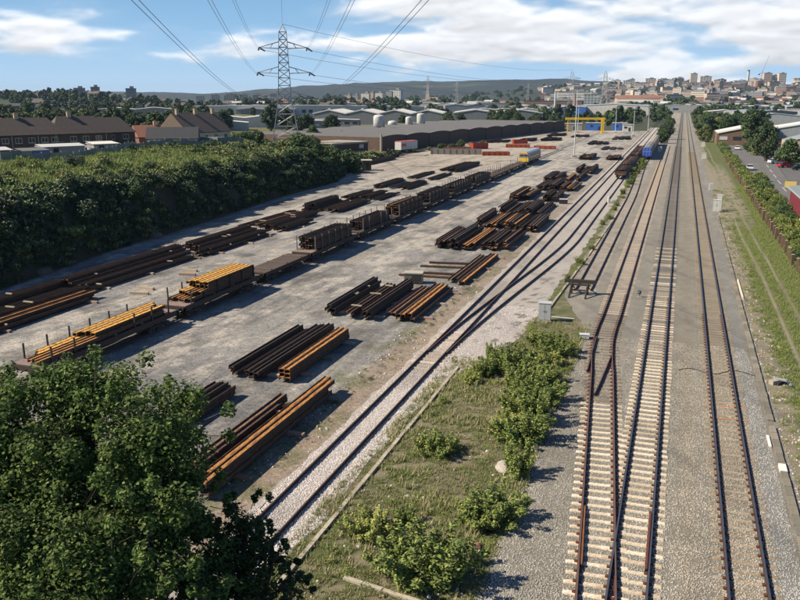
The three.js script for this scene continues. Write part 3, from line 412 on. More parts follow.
{ const r = rng(78); let k = 0;
  for (const [D0, D1, x0, x1, where] of [[122, 138, -60, -53.5, 'the fourth pile along below the cutting'], [139, 154, -59.5, -53, 'the fifth pile along below the cutting'], [158, 176, -61, -52.8, 'the sixth pile along on the far side of the train'], [178, 198, -60.5, -53, 'the seventh pile along on the far side of the train'], [200, 224, -59, -54, 'the eighth pile along on the far side of the train'], [212, 236, -90, -82, 'the pile before the brick warehouse']])
    for (let x = x0; x < x1 - 0.6;) { const c = 3 + Math.floor(r() * 3), w = c * BW; if (r() < 0.9) pile(x + w / 2, D0 + r() * 3, D1 - r() * 4, c, 1 + Math.floor(r() * 3.6), ['dark', 'brown', 'dark', 'tan', 'grey'].slice(0, 2 + Math.floor(r() * 4)), where, 500 + k++, { mass: true, group: 'piles in ' + where, ragged: 3, yaw: 0.02, noBearers: true, y: 0.15 }); x += w + 0.2 + r() * 0.6; }
  // loose timber baulks lying beside the row
  for (const [x, D, a, i] of [[-49.6, 64.5, 0.2, 0], [-50.3, 66.6, -0.1, 1], [-50.0, 73.5, 0.15, 2], [-51.0, 75.5, -0.05, 3]]) { const b = mesh('timber_baulk', UB, bearerMs[i === 2 ? 0 : 2]); b.scale.set(1.9, 0.26, 0.3); b.position.set(x, 0.13, -D); b.rotation.y = a; tag(b, ['nearest', 'second', 'third', 'farthest'][i] + ' of four loose pale timber baulks between the train and the beam row', 'timber', 'loose timber baulks'); }
}

// ================================================================ THE LONG TRAIN OF FLAT WAGONS
const wagM = M(0.075, 0.052, 0.042, 0.85, { map: rustMap }), deckM = M(0.06, 0.047, 0.04, 0.9, { map: grimeMap }), deckPinkM = M(0.26, 0.19, 0.165, 0.9, { map: grimeMap }), wheelM = M(0.05, 0.042, 0.038, 0.6), wheelPaleM = M(0.26, 0.25, 0.235, 0.5, { metalness: 0.4 });
const wheelGeo = (() => { const g = new THREE.CylinderGeometry(0.42, 0.42, 0.12, 20); g.rotateZ(Math.PI / 2); return g; })(), hubGeo = (() => { const g = new THREE.CylinderGeometry(0.3, 0.3, 0.14, 16); g.rotateZ(Math.PI / 2); return g; })();
function bogie(parent, z, y0 = 0) {
  const b = new THREE.Group(); b.name = 'bogie'; b.position.set(0, y0, z); parent.add(b);
  for (const sx of [-1, 1]) { const s = new Shape(); s.box(sx * 0.98 - 0.06, 0.42, -1.3, sx * 0.98 + 0.06, 0.62, 1.3); s.box(sx * 0.98 - 0.08, 0.22, -0.35, sx * 0.98 + 0.08, 0.5, 0.35); for (const q of [-0.9, 0.9]) s.box(sx * 0.98 - 0.1, 0.26, q - 0.16, sx * 0.98 + 0.1, 0.58, q + 0.16); s.build('side_frame', darkM, b); for (const q of [-0.9, 0.9]) { const w = mesh('wheel', wheelGeo, wheelM, b); w.position.set(sx * 0.76, 0.45, q); const h = mesh('wheel', hubGeo, wheelPaleM, b); h.position.set(sx * 0.76, 0.45, q); } }
  box('bolster', darkM, b, 0, 0.6, 0, 1.9, 0.2, 0.5); return b;
}
function flatWagon(label, D0, D1, o = {}) {
  const L = D1 - D0, t = thing('flat_wagon', label, 'rail wagon', o.x ?? -41.0, o.y ?? 0.03, (D0 + D1) / 2, 0, o.group || 'flat wagons of the long yard train'), h = L / 2;
  const s = new Shape(); for (const sx of [-1, 1]) { s.box(sx * 1.22 - 0.07, 0.86, -h, sx * 1.22 + 0.07, 1.2, h); const zs = [-h * 0.55, h * 0.55]; s.box(sx * 0.5 - 0.06, 0.62, zs[0], sx * 0.5 + 0.06, 0.98, zs[1]); s.bar([sx * 1.15, 0.86, -h * 0.5], [sx * 1.1, 0.5, -h * 0.2], 0.05); s.bar([sx * 1.1, 0.5, -h * 0.2], [sx * 1.1, 0.5, h * 0.2], 0.05); s.bar([sx * 1.1, 0.5, h * 0.2], [sx * 1.15, 0.86, h * 0.5], 0.05); }
  s.box(-1.29, 0.86, h - 0.16, 1.29, 1.2, h); s.box(-1.29, 0.86, -h, 1.29, 1.2, -h + 0.16); s.build('frame', wagM, t);
  box('deck', o.deck || deckM, t, 0, 1.235, 0, 2.62, 0.07, L - 0.02);
  for (const sz of [-1, 1]) { if (o.pink) box('end_plate', deckPinkM, t, 0, 1.285, sz * (h - 0.9), 2.5, 0.03, 1.6); for (const sx of [-1, 1]) { const q = new Shape(); q.bar([sx * 0.87, 1.05, sz * h], [sx * 0.87, 1.05, sz * (h + 0.42)], 0.1, 8); q.bar([sx * 0.87, 1.05, sz * (h + 0.42)], [sx * 0.87, 1.05, sz * (h + 0.48)], 0.22, 10); q.build('buffer', darkM, t); } bogie(t, sz * (h - 2.3), 0.0); }
  const c = new Shape(); for (const sz of [-1, 1]) c.bar([0, 1.0, sz * h], [0, 0.95, sz * (h + 0.5)], 0.05); c.build('coupling', darkM, t);
  const ns = o.stakes ?? 6, r = rng(Math.round(D0 * 7)); for (let i = 0; i < ns; i++) for (const sx of [-1, 1]) { if (r() < (o.missing ?? 0.08)) continue; const q = mesh('stanchion', UB, o.stakeM || darkM, t), hh = o.stakeH ?? 1.25; q.scale.set(0.09, hh, 0.11); q.position.set(sx * 1.2, 1.27 + hh / 2, lerp(-h + 1.2, h - 1.2, ns > 1 ? i / (ns - 1) : 0.5)); q.rotation.set((r() - 0.5) * 0.03, 0, (r() - 0.5) * 0.04); }
  const bo = new Shape(), no = Math.round(L / 3.2); for (let i = 0; i < no; i++) { const z = lerp(-h + 1.6, h - 1.6, i / (no - 1)); bo.box(-1.2, 1.271, z - 0.1, 1.2, 1.39, z + 0.1); } bo.build('bolster', timberM, t); return t;
}
flatWagon('flat wagon nearest the foreground tree, under the front yellow beams', 40.6, 56.6, { stakes: 7, stakeH: 1.15, pink: true });
flatWagon('second flat wagon, under the higher stepped stack of yellow beams', 57.6, 71.2, { stakes: 6, stakeH: 1.3, pink: true });
flatWagon('empty brown decked flat wagon behind the yellow loads', 72.2, 82.6, { stakes: 0, deck: M(0.085, 0.06, 0.05, 0.9, { map: grimeMap }) });
flatWagon('flat wagon under the first dark staked load', 83.6, 98.0, { stakeH: 1.75, stakeM: M(0.13, 0.115, 0.10, 0.8), stakes: 7, pink: true });
flatWagon('flat wagon under the reddish open-ended load', 99.0, 113.0, { stakeH: 1.75, stakeM: M(0.13, 0.115, 0.10, 0.8), stakes: 6 });
flatWagon('flat wagon under the second dark staked load', 114.0, 129.0, { stakeH: 1.75, stakeM: M(0.13, 0.115, 0.10, 0.8), stakes: 7 });
flatWagon('flat wagon under the grey load mid train', 130.0, 145.0, { stakeH: 1.75, stakeM: M(0.13, 0.115, 0.10, 0.8), stakes: 7 });
flatWagon('flat wagon under the long low dark load', 146.0, 162.0, { stakeH: 1.75, stakeM: M(0.13, 0.115, 0.10, 0.8), stakes: 8 });
flatWagon('flat wagon under the last dark load', 163.0, 179.0, { stakeH: 1.75, stakeM: M(0.13, 0.115, 0.10, 0.8), stakes: 8 });
flatWagon('empty flat wagon with a row of bare stanchions', 180.0, 201.0, { stakes: 9, missing: 0 });
flatWagon('empty flat wagon coupled to the locomotive', 202.0, 223.6, { stakes: 3 });
const ty = 1.42;
pile(-41.55, 42, 50.0, 2, 1, ['yellow'], 'the lower front of the load on the nearest wagon', 601, { y: ty, noBearers: true, ragged: 1.5 });
pile(-40.5, 41.2, 55.0, 3, 1, ['yellow', 'orange'], 'the lower layer of the load on the nearest wagon', 602, { y: ty, noBearers: true, ragged: 1.2, pitch: 0.42 });
pile(-41.0, 46.4, 55.2, 4, 1, ['yellow'], 'the top layer of the load on the nearest wagon', 603, { y: ty + 0.3, noBearers: true, ragged: 1.4 });
pile(-41.0, 59.0, 70.2, 5, 1, ['yellow', 'orange'], 'the bottom layer of the load on the second wagon', 604, { y: ty, noBearers: true, ragged: 0.8 });
pile(-41.0, 60.2, 70.2, 5, 1, ['yellow', 'orange'], 'the second layer of the load on the second wagon', 605, { y: ty + 0.3, noBearers: true, ragged: 1.0 });
pile(-41.0, 61.8, 70.2, 5, 2, ['yellow'], 'the top layers of the load on the second wagon', 606, { y: ty + 0.6, noBearers: true, ragged: 0.5 });
for (const [D0, D1, c, t, tones, w] of [[85.2, 96.4, 5, 5, ['tan', 'brown', 'grey'], 'the first dark staked load on the train'], [100.4, 111.6, 4, 4, ['brick', 'brown', 'brick'], 'the reddish open-ended load on the train'], [115.4, 127.6, 5, 5, ['orange', 'tan', 'brown'], 'the second dark staked load on the train'], [131.2, 143.8, 5, 5, ['grey', 'dark'], 'the grey load mid train'], [147, 161, 5, 4, ['grey', 'tan', 'brown'], 'the long low dark load on the train'], [164, 178, 5, 4, ['dark', 'brown', 'grey'], 'the last dark load on the train']])
  pile(-41.0, D0, D1, c, t, tones, w, Math.round(D0 * 3), { y: ty, noBearers: true, ragged: 0.5, mass: true });

// the diesel locomotive at the far end of the train
{
  const t = thing('locomotive', 'maroon diesel locomotive with yellow nose at the far end of the yard train', 'locomotive', -41.0, 0.03, 235.5), bodyM = M(0.16, 0.14, 0.15, 0.5), roofM = M(0.26, 0.30, 0.36, 0.6), yel = M(0.72, 0.46, 0.03, 0.5), h = 10.5;
  const s = new Shape(); s.box(-1.32, 1.15, -h + 3.4, 1.32, 3.1, h - 3.4); s.build('engine_housing', bodyM, t);
  const rf = new Shape(); const sec = [[-1.32, 3.1], [-1.15, 3.5], [-0.6, 3.78], [0.6, 3.78], [1.15, 3.5], [1.32, 3.1]]; for (let i = 0; i < 5; i++) rf.quad([...sec[i], h - 0.5], [...sec[i + 1], h - 0.5], [...sec[i + 1], -h + 0.5], [...sec[i], -h + 0.5]); rf.build('roof', roofM, t);
  for (const sz of [-1, 1]) { const c = new Shape(); c.box(-1.32, 1.15, sz * (h - 3.4), 1.32, 3.1, sz * (h - 0.25)); c.build('cab', bodyM, t); const f = new Shape(); const z0 = sz * (h - 0.24), z1 = sz * h; f.quad([-1.3, 1.15, z1], [1.3, 1.15, z1], [1.3, 2.15, z1], [-1.3, 2.15, z1]); const cf = new Shape(); cf.quad([-1.3, 2.15, z1], [1.3, 2.15, z1], [1.2, 3.4, z0], [-1.2, 3.4, z0]); cf.build('cab_front', bodyM, t); f.quad([-1.3, 1.15, z0], [-1.3, 1.15, z1], [-1.3, 2.15, z1], [-1.3, 2.15, z0]); f.quad([1.3, 1.15, z1], [1.3, 1.15, z0], [1.3, 2.15, z0], [1.3, 2.15, z1]); f.quad([-1.2, 3.4, z0], [1.2, 3.4, z0], [0.6, 3.78, z0], [-0.6, 3.78, z0]); f.build('nose', yel, t); for (const sx of [-1, 1]) { box('windscreen', glassM, t, sx * 0.58, 2.72, sz * (h - 0.09), 0.9, 0.62, 0.06, 0, 0, sz * 0.19); box('headlight', whiteM, t, sx * 0.8, 1.5, sz * (h + 0.02), 0.24, 0.2, 0.06); box('side_window', glassM, t, sx * 1.325, 2.6, sz * (h - 1.5), 0.02, 0.6, 0.9); } box('buffer_beam', darkM, t, 0, 0.95, sz * h, 2.5, 0.36, 0.3); bogie(t, sz * (h - 4.2)); bogie(t, sz * (h - 2.6)); }
  box('fuel_tank', darkM, t, 0, 0.75, 0, 2.4, 0.8, 6); box('stripe', M(0.75, 0.50, 0.06, 0.5), t, 1.325, 2.1, 0, 0.012, 0.35, 15);
}
// low open wagons of scrap on the second siding
for (let i = 0; i < 6; i++) {
  const D = 203 + i * 17.5, o = thing('bolster_wagon', ['front bolster wagon with long rusty rails on the siding', 'second bolster wagon on the siding', 'third bolster wagon on the siding', 'fourth bolster wagon on the siding', 'fifth bolster wagon on the siding', 'last bolster wagon on the siding'][i], 'rail wagon', -12.7, 0.17, D, 0, 'bolster wagons on the second siding'), m = i % 2 ? wagM : M(0.10, 0.058, 0.045, 0.85, { map: rustMap }), h = 8;
  const s = new Shape(); s.box(-1.3, 0.9, -h, 1.3, 1.25, h); s.box(-1.3, 1.25, h - 0.12, 1.3, 1.75, h); s.box(-1.3, 1.25, -h, 1.3, 1.75, -h + 0.12); s.build('frame', m, o); box('buffer_beam', M(0.20, 0.10, 0.06, 0.8, { map: rustMap }), o, 0, 1.05, h + 0.06, 2.5, 0.4, 0.1);
  for (const sx of [-1, 1]) { box('side_rail', m, o, sx * 1.27, 1.45, 0, 0.08, 0.4, 15.6); const b = new Shape(); b.bar([sx * 0.87, 1.05, h + 0.1], [sx * 0.87, 1.05, h + 0.55], 0.16, 8); b.build('buffer', darkM, o); for (let k = 0; k < 5; k++) box('stanchion', darkM, o, sx * 1.24, 1.85, -6.5 + k * 3.25, 0.1, 0.9, 0.12); }
  bogie(o, 5.7); bogie(o, -5.7); pile(-12.7, D - 7, D + 7, 4, i % 3 === 2 ? 2 : 3, ['brown', 'tan', 'dark', 'brick'], ['the front bolster wagon', 'the second bolster wagon', 'the third bolster wagon', 'the fourth bolster wagon', 'the fifth bolster wagon', 'the last bolster wagon'][i] + ' on the siding', 700 + i, { y: 1.43, noBearers: true, mass: true });
}
// covered wagons with a blue end on the stub track
for (let i = 0; i < 5; i++) {
  const D = 266 + i * 17, o = thing('covered_wagon', ['grey hooded wagon with a bright blue end facing the bridge', 'second hooded wagon behind the blue-ended one', 'third hooded wagon, pale roofed', 'fourth hooded wagon from the bridge', 'last hooded wagon by the trees'][i], 'rail wagon', -9.45, 0.17, D, 0, 'hooded wagons on the stub track'), rm = i < 2 ? M(0.22, 0.22, 0.22, 0.95, { map: grimeMap }) : M(0.42, 0.36, 0.30, 0.8, { map: grimeMap }), blue = M(0.03, 0.085, 0.42, 0.5), h = 8;
  const sec = [[-1.35, 1.2], [-1.35, 2.6], [-1.15, 3.3], [-0.5, 3.65], [0.5, 3.65], [1.15, 3.3], [1.35, 2.6], [1.35, 1.2]], s = new Shape(); for (let k = 0; k < 7; k++) s.quad([...sec[k], h], [...sec[k + 1], h], [...sec[k + 1], -h], [...sec[k], -h]); s.build('hood', rm, o);
  for (const sz of [-1, 1]) { const e = new Shape(); for (let k = 1; k < 7; k++) e.tri([...sec[0], sz * h], [...sec[k], sz * h], [...sec[k + 1], sz * h]); e.build('end_wall', i < 2 ? blue : rm, o); if (!i && sz > 0) { for (const x of [-0.9, 0, 0.9]) box('end_rib', M(0.25, 0.32, 0.5, 0.6), o, x, 2.35, h + 0.05, 0.1, 2.1, 0.1); box('end_rib', M(0.25, 0.32, 0.5, 0.6), o, 0, 2.3, h + 0.06, 2.6, 0.1, 0.12); for (const x of [-0.85, 0.85]) { const b = new Shape(); b.bar([x, 1.05, h], [x, 1.05, h + 0.55], 0.18, 8); b.build('buffer', darkM, o); } } }
  box('frame', i ? darkM : blue, o, 0, 1.02, 0, 2.6, 0.36, 2 * h); bogie(o, 5.6); bogie(o, -5.6);
}


// ================================================================ VEGETATION
const leafM = M(1, 1, 1, 0.72, { vertexColors: true, k: 'leaf' });
const leafNearM = new THREE.MeshPhysicalMaterial({ vertexColors: true, roughness: 0.85, transmission: 0.3, specularIntensity: 0.35, thickness: 0, side: THREE.DoubleSide });
const barkM = M(0.075, 0.06, 0.045, 0.95, { map: grimeMap });
// leaves spread through a set of clumps; every leaf is two folded faces with its own tone
function leaves(blobs, size, r, tones, o = {}) {
  let N = 0; for (const b of blobs) N += b.n;
  const P = new Float32Array(N * 12), C = new Float32Array(N * 12), I = new Uint32Array(N * 6); let k = 0;
  for (const b of blobs) for (let i = 0; i < b.n; i++, k++) {
    let x, y, z, l; do { x = r() * 2 - 1; y = r() * 2 - 1; z = r() * 2 - 1; l = x * x + y * y + z * z; } while (l > 1 || l < 0.01);
    l = Math.sqrt(l); const q = Math.pow(r(), o.shell ?? 0.45) / l; x *= q; y *= q; z *= q;
    if (b.flat && y < -0.25) y = -0.25 - r() * 0.1;
    const cx = b.c[0] + x * b.r[0], cy = Math.max(o.minY ?? -99, b.c[1] + y * b.r[1]), cz = b.c[2] + z * b.r[2];
    const s = size * (0.6 + r() * 0.8), t = r() * 6.283, nx = x * 0.5 + (r() - 0.5) * 1.3, ny = y * 0.5 + 0.45 + (r() - 0.5) * 1.1, nz = z * 0.5 + (r() - 0.5) * 1.3, nl = Math.hypot(nx, ny, nz) || 1;
    const n0 = nx / nl, n1 = ny / nl, n2 = nz / nl; let ux = Math.cos(t), uy = 0, uz = Math.sin(t); const d = ux * n0 + uz * n2; ux -= d * n0; uy -= d * n1; uz -= d * n2; const ul = Math.hypot(ux, uy, uz) || 1; ux /= ul; uy /= ul; uz /= ul;
    const vx = n1 * uz - n2 * uy, vy = n2 * ux - n0 * uz, vz = n0 * uy - n1 * ux, w = s * (o.aspect ?? 0.62), f = s * 0.12, p = k * 12;
    P[p] = cx - ux * s; P[p + 1] = cy - uy * s; P[p + 2] = cz - uz * s; P[p + 3] = cx + vx * w + n0 * f; P[p + 4] = cy + vy * w + n1 * f; P[p + 5] = cz + vz * w + n2 * f;
    P[p + 6] = cx + ux * s; P[p + 7] = cy + uy * s; P[p + 8] = cz + uz * s; P[p + 9] = cx - vx * w + n0 * f; P[p + 10] = cy - vy * w + n1 * f; P[p + 11] = cz - vz * w + n2 * f;
    const a = tones[Math.floor(r() * tones.length)], e = (0.75 + 0.5 * r()) * (b.k || 1); for (let j = 0; j < 4; j++) { C[p + j * 3] = a[0] * e; C[p + j * 3 + 1] = a[1] * e; C[p + j * 3 + 2] = a[2] * e; }
    const v = k * 4, ii = k * 6; I[ii] = v; I[ii + 1] = v + 1; I[ii + 2] = v + 2; I[ii + 3] = v; I[ii + 4] = v + 2; I[ii + 5] = v + 3;
  }
  const g = new THREE.BufferGeometry(); g.setAttribute('position', new THREE.BufferAttribute(P, 3)); g.setAttribute('color', new THREE.BufferAttribute(C, 3)); g.setIndex(new THREE.BufferAttribute(I, 1)); g.computeVertexNormals(); return g;
}
const limb = (s, a, b, r0, r1, r) => { const m = [lerp(a[0], b[0], 0.5) + (r() - 0.5) * 0.2, lerp(a[1], b[1], 0.55), lerp(a[2], b[2], 0.5) + (r() - 0.5) * 0.2]; s.bar(a, m, r0, 6, (r0 + r1) / 2); s.bar(m, b, (r0 + r1) / 2, 5, r1); };
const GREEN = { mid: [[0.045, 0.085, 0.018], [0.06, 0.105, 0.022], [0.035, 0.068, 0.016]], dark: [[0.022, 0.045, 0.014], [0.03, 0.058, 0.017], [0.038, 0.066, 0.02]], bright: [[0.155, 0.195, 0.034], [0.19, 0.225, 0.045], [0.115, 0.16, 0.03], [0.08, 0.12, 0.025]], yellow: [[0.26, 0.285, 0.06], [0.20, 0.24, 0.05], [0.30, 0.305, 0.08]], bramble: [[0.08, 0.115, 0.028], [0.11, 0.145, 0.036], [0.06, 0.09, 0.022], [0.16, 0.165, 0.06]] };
function treeProto(name, seed, h, w, tones, size, n, o = {}) {   // one prototype at the origin; placed by copies
  const r = rng(seed), t = new THREE.Group(); t.name = name; t.userData = { base: name, category: 'tree' };
  const blobs = [], nb = o.blobs || 14, cb = h * (o.clear ?? 0.22), s = new Shape();
  s.bar([0, -0.2, 0], [0, h * 0.5, 0], w * 0.055 + 0.06, 7, w * 0.03 + 0.03); s.bar([0, h * 0.5, 0], [0.1, h * 0.85, 0.05], w * 0.03 + 0.03, 5, 0.03);
  for (let i = 0; i < nb; i++) { const f = (i + 0.5) / nb, y = lerp(cb + h * 0.12, h * 0.88, Math.pow(f, 0.9)), rad = w * 0.5 * (o.prof ? o.prof(f) : Math.sin(Math.PI * clamp(0.22 + f * 0.72))) * (0.35 + 0.5 * r()), a = i * 2.4 + r(), br = w * (0.17 + 0.12 * r()) * (1.1 - 0.35 * f); const c = [Math.cos(a) * rad, y, Math.sin(a) * rad]; blobs.push({ c, r: [br, br * (0.72 + 0.25 * r()), br], n: Math.round(n / nb), k: 0.85 + 0.3 * r() }); limb(s, [0, Math.max(cb * 0.6, y - rad * 0.9), 0], c, w * 0.022 + 0.02, 0.02, r); }
  mesh('trunk', s.geometry(), barkM, t); mesh('crown', leaves(blobs, size, r, tones), leafM, t); return t;
}
function bushProto(name, seed, w, h, tones, size, n, nb = 7) {
  const r = rng(seed), t = new THREE.Group(); t.name = name; t.userData = { base: name, category: 'bush' }; const blobs = [], s = new Shape();
  for (let i = 0; i < nb; i++) { const a = i * 2.4 + r(), d = i ? w * 0.32 * Math.sqrt(r()) + w * 0.06 : 0, br = w * (0.16 + 0.12 * r()), y = h * (0.28 + 0.42 * r()) * (1 - d / w * 0.7), c = [Math.cos(a) * d, y, Math.sin(a) * d]; blobs.push({ c, r: [br, h * (0.25 + 0.14 * r()), br], n: Math.round(n / nb), k: 0.8 + 0.4 * r() }); s.bar([c[0] * 0.15, -0.05, c[2] * 0.15], c, 0.03 * w / 2, 4, 0.01); s.bar([c[0] * 0.6, c[1] * 0.7, c[2] * 0.6], [c[0] * 1.5 + (r() - 0.5) * 0.3, c[1] + h * 0.35, c[2] * 1.5], 0.012, 3, 0.004); }
  mesh('stems', s.geometry(), barkM, t); mesh('foliage', leaves(blobs, size, r, tones, { minY: 0.02 }), leafM, t); return t;
}
// ---- the large tree at the left edge of the bridge
function foregroundTree(name, label, base, lobes, leafN, size, tones, seed) {
  const r = rng(seed), t = thing(name, label, 'tree', base[0], 0, base[1]), s = new Shape(), blobs = [], y0 = lobes.reduce((m, l) => Math.min(m, l[1]), 99) - 3.5;
  s.bar([0, -0.3, 0], [0.1, y0, 0.1], 0.32, 10, 0.24);
  for (const [x, y, D, rad, dens] of lobes) {
    const c = [x - base[0], y, -(D - base[1])]; limb(s, [0.1, y0, 0.1], c, 0.16, 0.06, r);
    const nb = 9; for (let i = 0; i < nb; i++) { let u, v, w, l; do { u = r() * 2 - 1; v = r() * 2 - 1; w = r() * 2 - 1; l = Math.hypot(u, v, w); } while (l > 1); const q = 0.72 * Math.pow(l, 0.4) / (l || 1), br = rad * (0.34 + 0.16 * r()), cc = [c[0] + u * q * rad, c[1] + v * q * rad * 0.9, c[2] + w * q * rad]; blobs.push({ c: cc, r: [br, br * 0.8, br], n: Math.round(leafN * dens * rad * rad / nb), k: 0.82 + 0.36 * r() }); limb(s, c, cc, 0.045, 0.012, r);
      for (let k = 0; k < 5; k++) s.bar(cc, [cc[0] + (r() - 0.5) * br * 2.2, cc[1] + (r() - 0.2) * br * 1.3, cc[2] + (r() - 0.5) * br * 2.2], 0.012, 3, 0.004); }
    // loose outer sprigs give the outline its uneven edge
    for (let i = 0; i < 16; i++) { let u = r() * 2 - 1, v = r() * 1.6 - 0.6, w = r() * 2 - 1; const l = Math.hypot(u, v, w), q = rad * (0.98 + 0.22 * r()) / l; const cc = [c[0] + u * q, c[1] + v * q * 0.92, c[2] + w * q]; s.bar([c[0] + u * q * 0.6, c[1] + v * q * 0.5, c[2] + w * q * 0.6], cc, 0.014, 3, 0.004); blobs.push({ c: cc, r: [rad * 0.13, rad * 0.16, rad * 0.13], n: Math.round(120 * dens) }); }
  }
  mesh('trunk', s.geometry(), barkM, t); mesh('crown', leaves(blobs, size, r, tones, { shell: 0.6, aspect: 0.6 }), leafNearM, t); return t;
}
foregroundTree('broadleaf_tree', 'large leafy dark green tree filling the near left corner', [-12.0, 12.4], [[-13.65, 11.6, 13.34, 1.7, 1], [-12.23, 11.85, 13.86, 1.75, 1], [-10.75, 11.6, 14.17, 1.5, 1], [-11.8, 10.1, 12.07, 1.8, 1], [-10.1, 10.3, 12.74, 1.5, 1], [-14.9, 11.3, 12.36, 1.9, 0.9], [-10.05, 9.2, 11.36, 1.8, 0.9], [-11.6, 9.3, 10.6, 1.8, 0.9], [-9.95, 10.3, 13.85, 0.95, 1], [-9.4, 9.2, 13.2, 1.1, 0.9], [-12.9, 10.0, 13.0, 1.7, 0.9], [-11.3, 10.0, 13.4, 1.6, 1], [-12.2, 10.3, 12.8, 1.3, 1], [-13.6, 10.1, 11.9, 1.4, 1], [-13.0, 10.9, 12.9, 1.2, 1]], 5200, 0.048, [[0.065, 0.115, 0.022], [0.085, 0.14, 0.028], [0.125, 0.185, 0.042], [0.048, 0.09, 0.02], [0.16, 0.205, 0.06]], 31);
foregroundTree('broadleaf_tree', 'sparser darker tree below and right of the large foreground tree', [-9.2, 14.2], [[-8.87, 9.5, 14.69, 0.72, 0.7], [-9.03, 8.8, 13.98, 0.95, 0.75], [-8.1, 9.0, 14.55, 0.55, 0.45], [-8.24, 8.3, 13.89, 0.9, 0.6], [-7.55, 8.4, 14.2, 0.5, 0.4], [-8.8, 8.0, 13.12, 1.1, 0.7], [-7.9, 7.7, 13.4, 0.8, 0.5]], 3000, 0.046, [[0.04, 0.07, 0.02], [0.05, 0.088, 0.022], [0.032, 0.056, 0.017]], 32);

// ---- scrub on the rough grass between sidings and main line
function scrubProto(seed, w, h, tones, n) {                  // upright many-stemmed scrub: leafy shoots of uneven length
  const r = rng(seed), t = new THREE.Group(); t.name = 'leafy_bush'; t.userData = { base: 'leafy_bush', category: 'bush' }; const blobs = [], s = new Shape(), ns = 34;
  for (let i = 0; i < ns; i++) { const a = i * 2.4 + r(), d = w * 0.46 * Math.sqrt((i + 0.5) / ns), hh = h * (0.45 + 0.6 * r()) * (1 - 0.5 * d / w), x = Math.cos(a) * d, z = Math.sin(a) * d * 0.85, lx = x + (r() - 0.3) * x * 0.5, lz = z + (r() - 0.3) * z * 0.5; s.bar([x * 0.4, -0.05, z * 0.4], [lx, hh, lz], 0.016, 4, 0.005); const m = 5; for (let k = 0; k < m; k++) { const f = (k + 0.8) / m; blobs.push({ c: [lerp(x * 0.5, lx, f) + (r() - 0.5) * 0.12, hh * f * 0.96, lerp(z * 0.5, lz, f) + (r() - 0.5) * 0.12], r: [0.2 * (1.25 - f * 0.75) * w / 2, hh * 0.16, 0.2 * (1.25 - f * 0.75) * w / 2], n: Math.round(n / ns / m), k: 0.75 + 0.5 * r() }); } }
  mesh('stems', s.geometry(), barkM, t); mesh('foliage', leaves(blobs, 0.05, r, tones, { minY: 0.02, shell: 0.5, aspect: 0.45 }), leafM, t); return t;
}
const scrub = [scrubProto(41, 2.2, 1.5, GREEN.bright, 9000), scrubProto(42, 2.0, 1.2, [...GREEN.bright, GREEN.yellow[0]], 8000), scrubProto(43, 1.8, 1.7, [...GREEN.bright, GREEN.yellow[1]], 8000), scrubProto(44, 2.4, 1.1, GREEN.yellow, 8000)];
{ const r = rng(45), list = [[-8.4, 27.6, 0, 1.35, 'largest bush near the bridge, with a dark shadow to its right'], [-9.3, 28.6, 2, 1.0, 'bush close behind the largest bush near the bridge'], [-11.9, 30.3, 3, 0.8, 'pale bush beside the kerb at the left of the grass'], [-10.7, 31.6, 2, 0.45, 'tiny bush right of the pale kerbside bush'], [-6.7, 33.2, 0, 1.05, 'rounded bush at the ballast edge, low right of the grass'], [-7.5, 32.6, 1, 0.8, 'lower bush joined to the left of the rounded ballast-edge bush'], [-6.6, 38.0, 2, 0.9, 'upright bush by the pale stone slab'], [-11.5, 39.2, 1, 0.95, 'lone low bush in the middle left of the grass'], [-10.9, 39.9, 3, 0.6, 'small bush touching the lone middle bush'], [-7.2, 42.4, 0, 1.1, 'bush at the near end of the long thicket'], [-8.2, 43.6, 3, 0.9, 'yellowish bush at the near left of the thicket'], [-6.9, 45.4, 2, 1.1, 'tall bush on the ballast side of the thicket'], [-8.3, 46.6, 1, 1.2, 'broad bush in the middle of the thicket'], [-7.1, 48.6, 0, 1.2, 'bush on the right of the thicket, past the middle'], [-8.9, 50.0, 2, 1.0, 'bush on the left of the thicket, past the middle'], [-7.6, 52.0, 1, 1.15, 'bush towards the far end of the thicket'], [-9.6, 54.0, 0, 1.15, 'broad bush at the far left of the thicket'], [-8.2, 56.0, 3, 1.0, 'pale bush at the far end of the thicket'], [-7.6, 59.0, 0, 1.1, 'bush just below the grey cabinet'], [-9.0, 60.5, 1, 1.0, 'bush hard against the grey cabinet'], [-11.9, 52.4, 2, 0.8, 'small bush beside the far end of the near kerb'], [-11.0, 53.8, 0, 0.9, 'bush right of the kerb end'], [-12.0, 56.2, 2, 0.75, 'upright small bush on the siding ballast edge'], [-12.4, 50.8, 3, 0.6, 'low bush touching the near kerb'], [-13.0, 46.4, 2, 0.3, 'little weed clump on the near kerb']];
  list.forEach(([x, D, k, s, l]) => copy(scrub[k], l, x, 0, D, r() * 6.28, [s * (1.2 + r() * 0.35), s * (1.0 + r() * 0.35), s * (1.2 + r() * 0.4)], 'bushes on the rough grass'));
  for (let i = 0; i < 22; i++) { const D = 84 + i * 9 + r() * 5; copy(scrub[Math.floor(r() * 4)], (D < 140 ? 'small' : D < 210 ? 'taller' : 'distant') + ' green bush in the strip between second siding and stub track', -9.95 + (r() - 0.5) * 0.9, 0, D, r() * 6.28, 0.35 + r() * 0.5 + (D > 180 ? 0.5 : 0), 'bushes in the strip beside the stub track'); }
}
